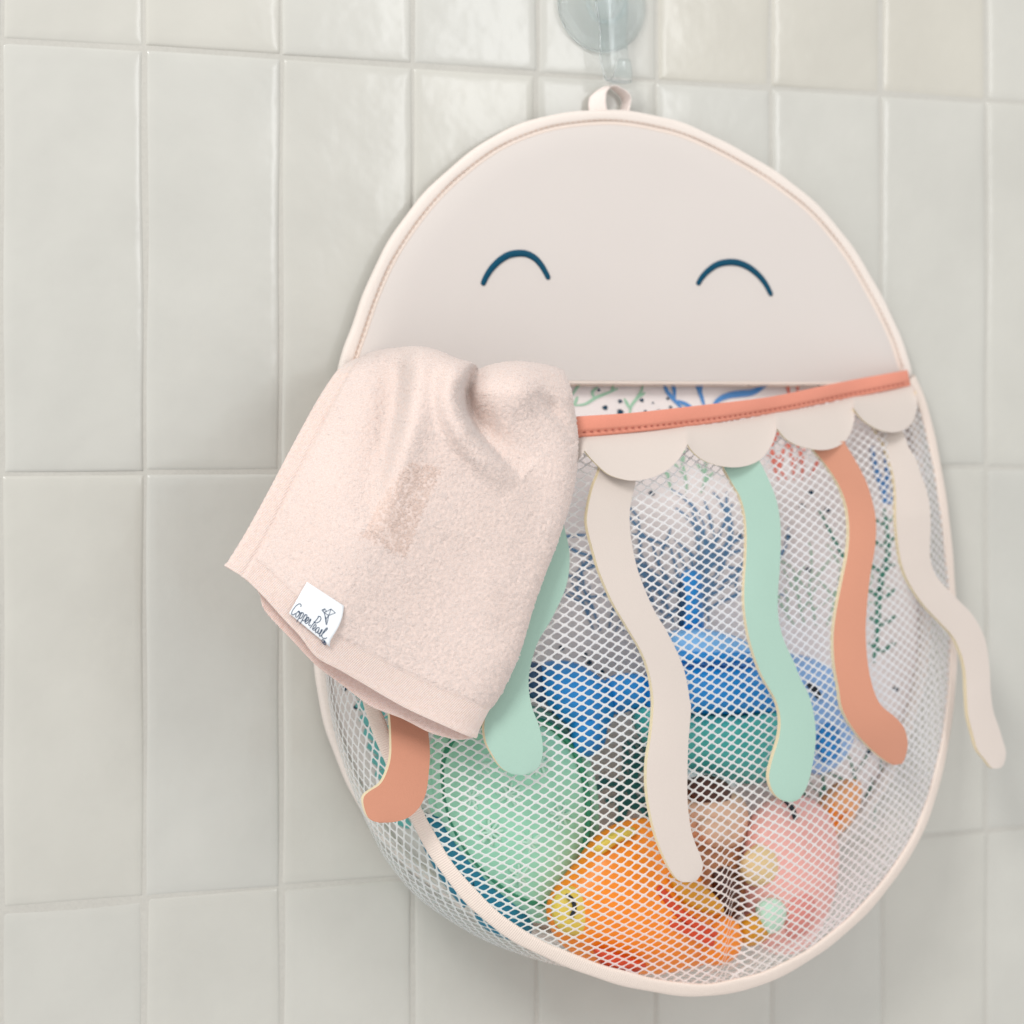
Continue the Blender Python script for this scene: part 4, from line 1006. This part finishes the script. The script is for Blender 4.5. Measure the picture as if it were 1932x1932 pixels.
# brown animal
t = thing('toy_animal', 'brown and tan animal toy with shadows built as dark brown pieces behind the long cream strip', 'bath toy', U((1345, 1740), 52), 'bath toys in the mesh bag')
puff('body', [(1285, 1590), (1330, 1560), (1390, 1580), (1412, 1640), (1410, 1700), (1380, 1745), (1330, 1740), (1295, 1680)], 50, 20, P_['brown'], t)
puff('head', [(1285, 1500), (1330, 1478), (1385, 1492), (1412, 1530), (1400, 1590), (1350, 1608), (1302, 1590), (1282, 1545)], 56, 20, P_['tan'], t)
puff('ear', [(1290, 1478), (1330, 1462), (1372, 1476), (1378, 1508), (1342, 1522), (1302, 1512)], 68, 9, P_['brown_shade'], t)  # dark brown piece stands in for shadow above the head
puff('arm', [(1338, 1640), (1372, 1628), (1396, 1662), (1392, 1730), (1366, 1742), (1344, 1700)], 64, 10, P_['brown_shade'], t)  # another shadow modelled as a dark brown piece
puff('snout', [(1318, 1545), (1350, 1538), (1378, 1556), (1370, 1586), (1336, 1592), (1316, 1572)], 72, 8, P_['tan'], t)
# pink animal
t = thing('toy_animal', 'pink animal bath toy with black curved eye and cream belly near right edge', 'bath toy', U((1490, 1790), 50), 'bath toys in the mesh bag')
puff('body', [(1398, 1580), (1432, 1520), (1490, 1498), (1545, 1516), (1578, 1570), (1582, 1650), (1560, 1730), (1520, 1790), (1460, 1800), (1415, 1760), (1396, 1680)], 48, 24, P_['pink'], t)
puff('belly', [(1398, 1620), (1430, 1592), (1468, 1606), (1480, 1640), (1462, 1668), (1420, 1672), (1398, 1652)], 66, 8, P_['cream'], t)
stroke('eye', [(1468, 1500), (1482, 1510), (1494, 1524), (1500, 1542)], 68, 1.5, P_['black'], t)
puff('arm', [(1470, 1660), (1510, 1650), (1540, 1690), (1530, 1750), (1490, 1770), (1468, 1720)], 62, 9, P_['rose'], t)
# orange tail fin of another toy
t = thing('toy_shell', 'pale orange fan shaped toy shell beside the mint strip tip', 'toy shell', U((1585, 1570), 30), 'bath toys in the mesh bag')
puff('fan', [(1535, 1548), (1552, 1500), (1590, 1470), (1624, 1478), (1622, 1520), (1600, 1560), (1565, 1580)], 32, 11, P_['peach'], t)
for k in range(4): stroke('rib', [(1552 + 6 * k, 1562), (1570 + 10 * k, 1522 + 4 * k), (1588 + 9 * k, 1486 + 10 * k)], [40, 43.5, 36], .9, P_['orange'], t)
# small mint and yellow duckling
t = thing('toy_duck', 'small mint and yellow toy duck in the pinched bottom corner', 'toy duck', U((1440, 1770), 66), 'bath toys in the mesh bag')
puff('body', [(1392, 1745), (1420, 1722), (1450, 1732), (1454, 1764), (1425, 1784), (1398, 1780)], 68, 9, P_['gold'], t)
puff('wing', [(1428, 1704), (1462, 1694), (1484, 1716), (1474, 1752), (1446, 1762), (1428, 1738)], 70, 8, P_['leaf'], t)

# ------------------------------------------------------------------ light
def area(name, loc, target, sx_, sy_, power, color):
    import mathutils
    l = bpy.data.lights.new(name, 'AREA'); l.shape = 'RECTANGLE'; l.size = sx_; l.size_y = sy_; l.energy = power; l.color = color
    o = bpy.data.objects.new(name, l); COL.objects.link(o); o.location = np.asarray(loc) * MM
    d = mathutils.Vector(np.asarray(target) * MM) - o.location; o.rotation_euler = d.to_track_quat('-Z', 'Y').to_euler(); return o
area('window_light', (-1100, -1500, 1150), (300, 0, -200), .65, .65, 33, (1, .985, .965))
area('side_window', (860, -1500, 250), (260, 0, 0), .13, .55, 2.6, (.97, .985, 1))
w = bpy.data.worlds.new('World'); SC.world = w; w.use_nodes = True
bg = w.node_tree.nodes['Background']; bg.inputs[0].default_value = (1, .992, .985, 1); bg.inputs[1].default_value = .86

# ------------------------------------------------------------------ camera
import mathutils
cam = bpy.data.cameras.new('camera'); co = bpy.data.objects.new('camera', cam); COL.objects.link(co)
co.location = (CX * MM, -CD * MM, CZ * MM)
co.rotation_euler = (math.pi / 2, 0, -YAW)
cam.sensor_width = 36; cam.sensor_fit = 'HORIZONTAL'; cam.lens = 36 * F / 1932
cam.shift_x = (966 - PPX) / 1932; cam.shift_y = (PPY - 966) / 1932
cam.clip_start = .01; cam.clip_end = 50
fp = on_cloth([(700, 1150)], 0)[0]; v_ = fp - np.array([CX, -CD, CZ])
cam.dof.use_dof = True; cam.dof.focus_distance = float((v_[0] * syw + v_[1] * cyw) * MM) + .02; cam.dof.aperture_fstop = 7.5
SC.camera = co
SC.view_settings.view_transform = 'Standard'; SC.view_settings.look = 'None'; SC.view_settings.exposure = 0; SC.view_settings.gamma = 1
SC.render.engine = 'CYCLES'
SC.cycles.use_denoising = True
SC.cycles.max_bounces = 10; SC.cycles.transparent_max_bounces = 16
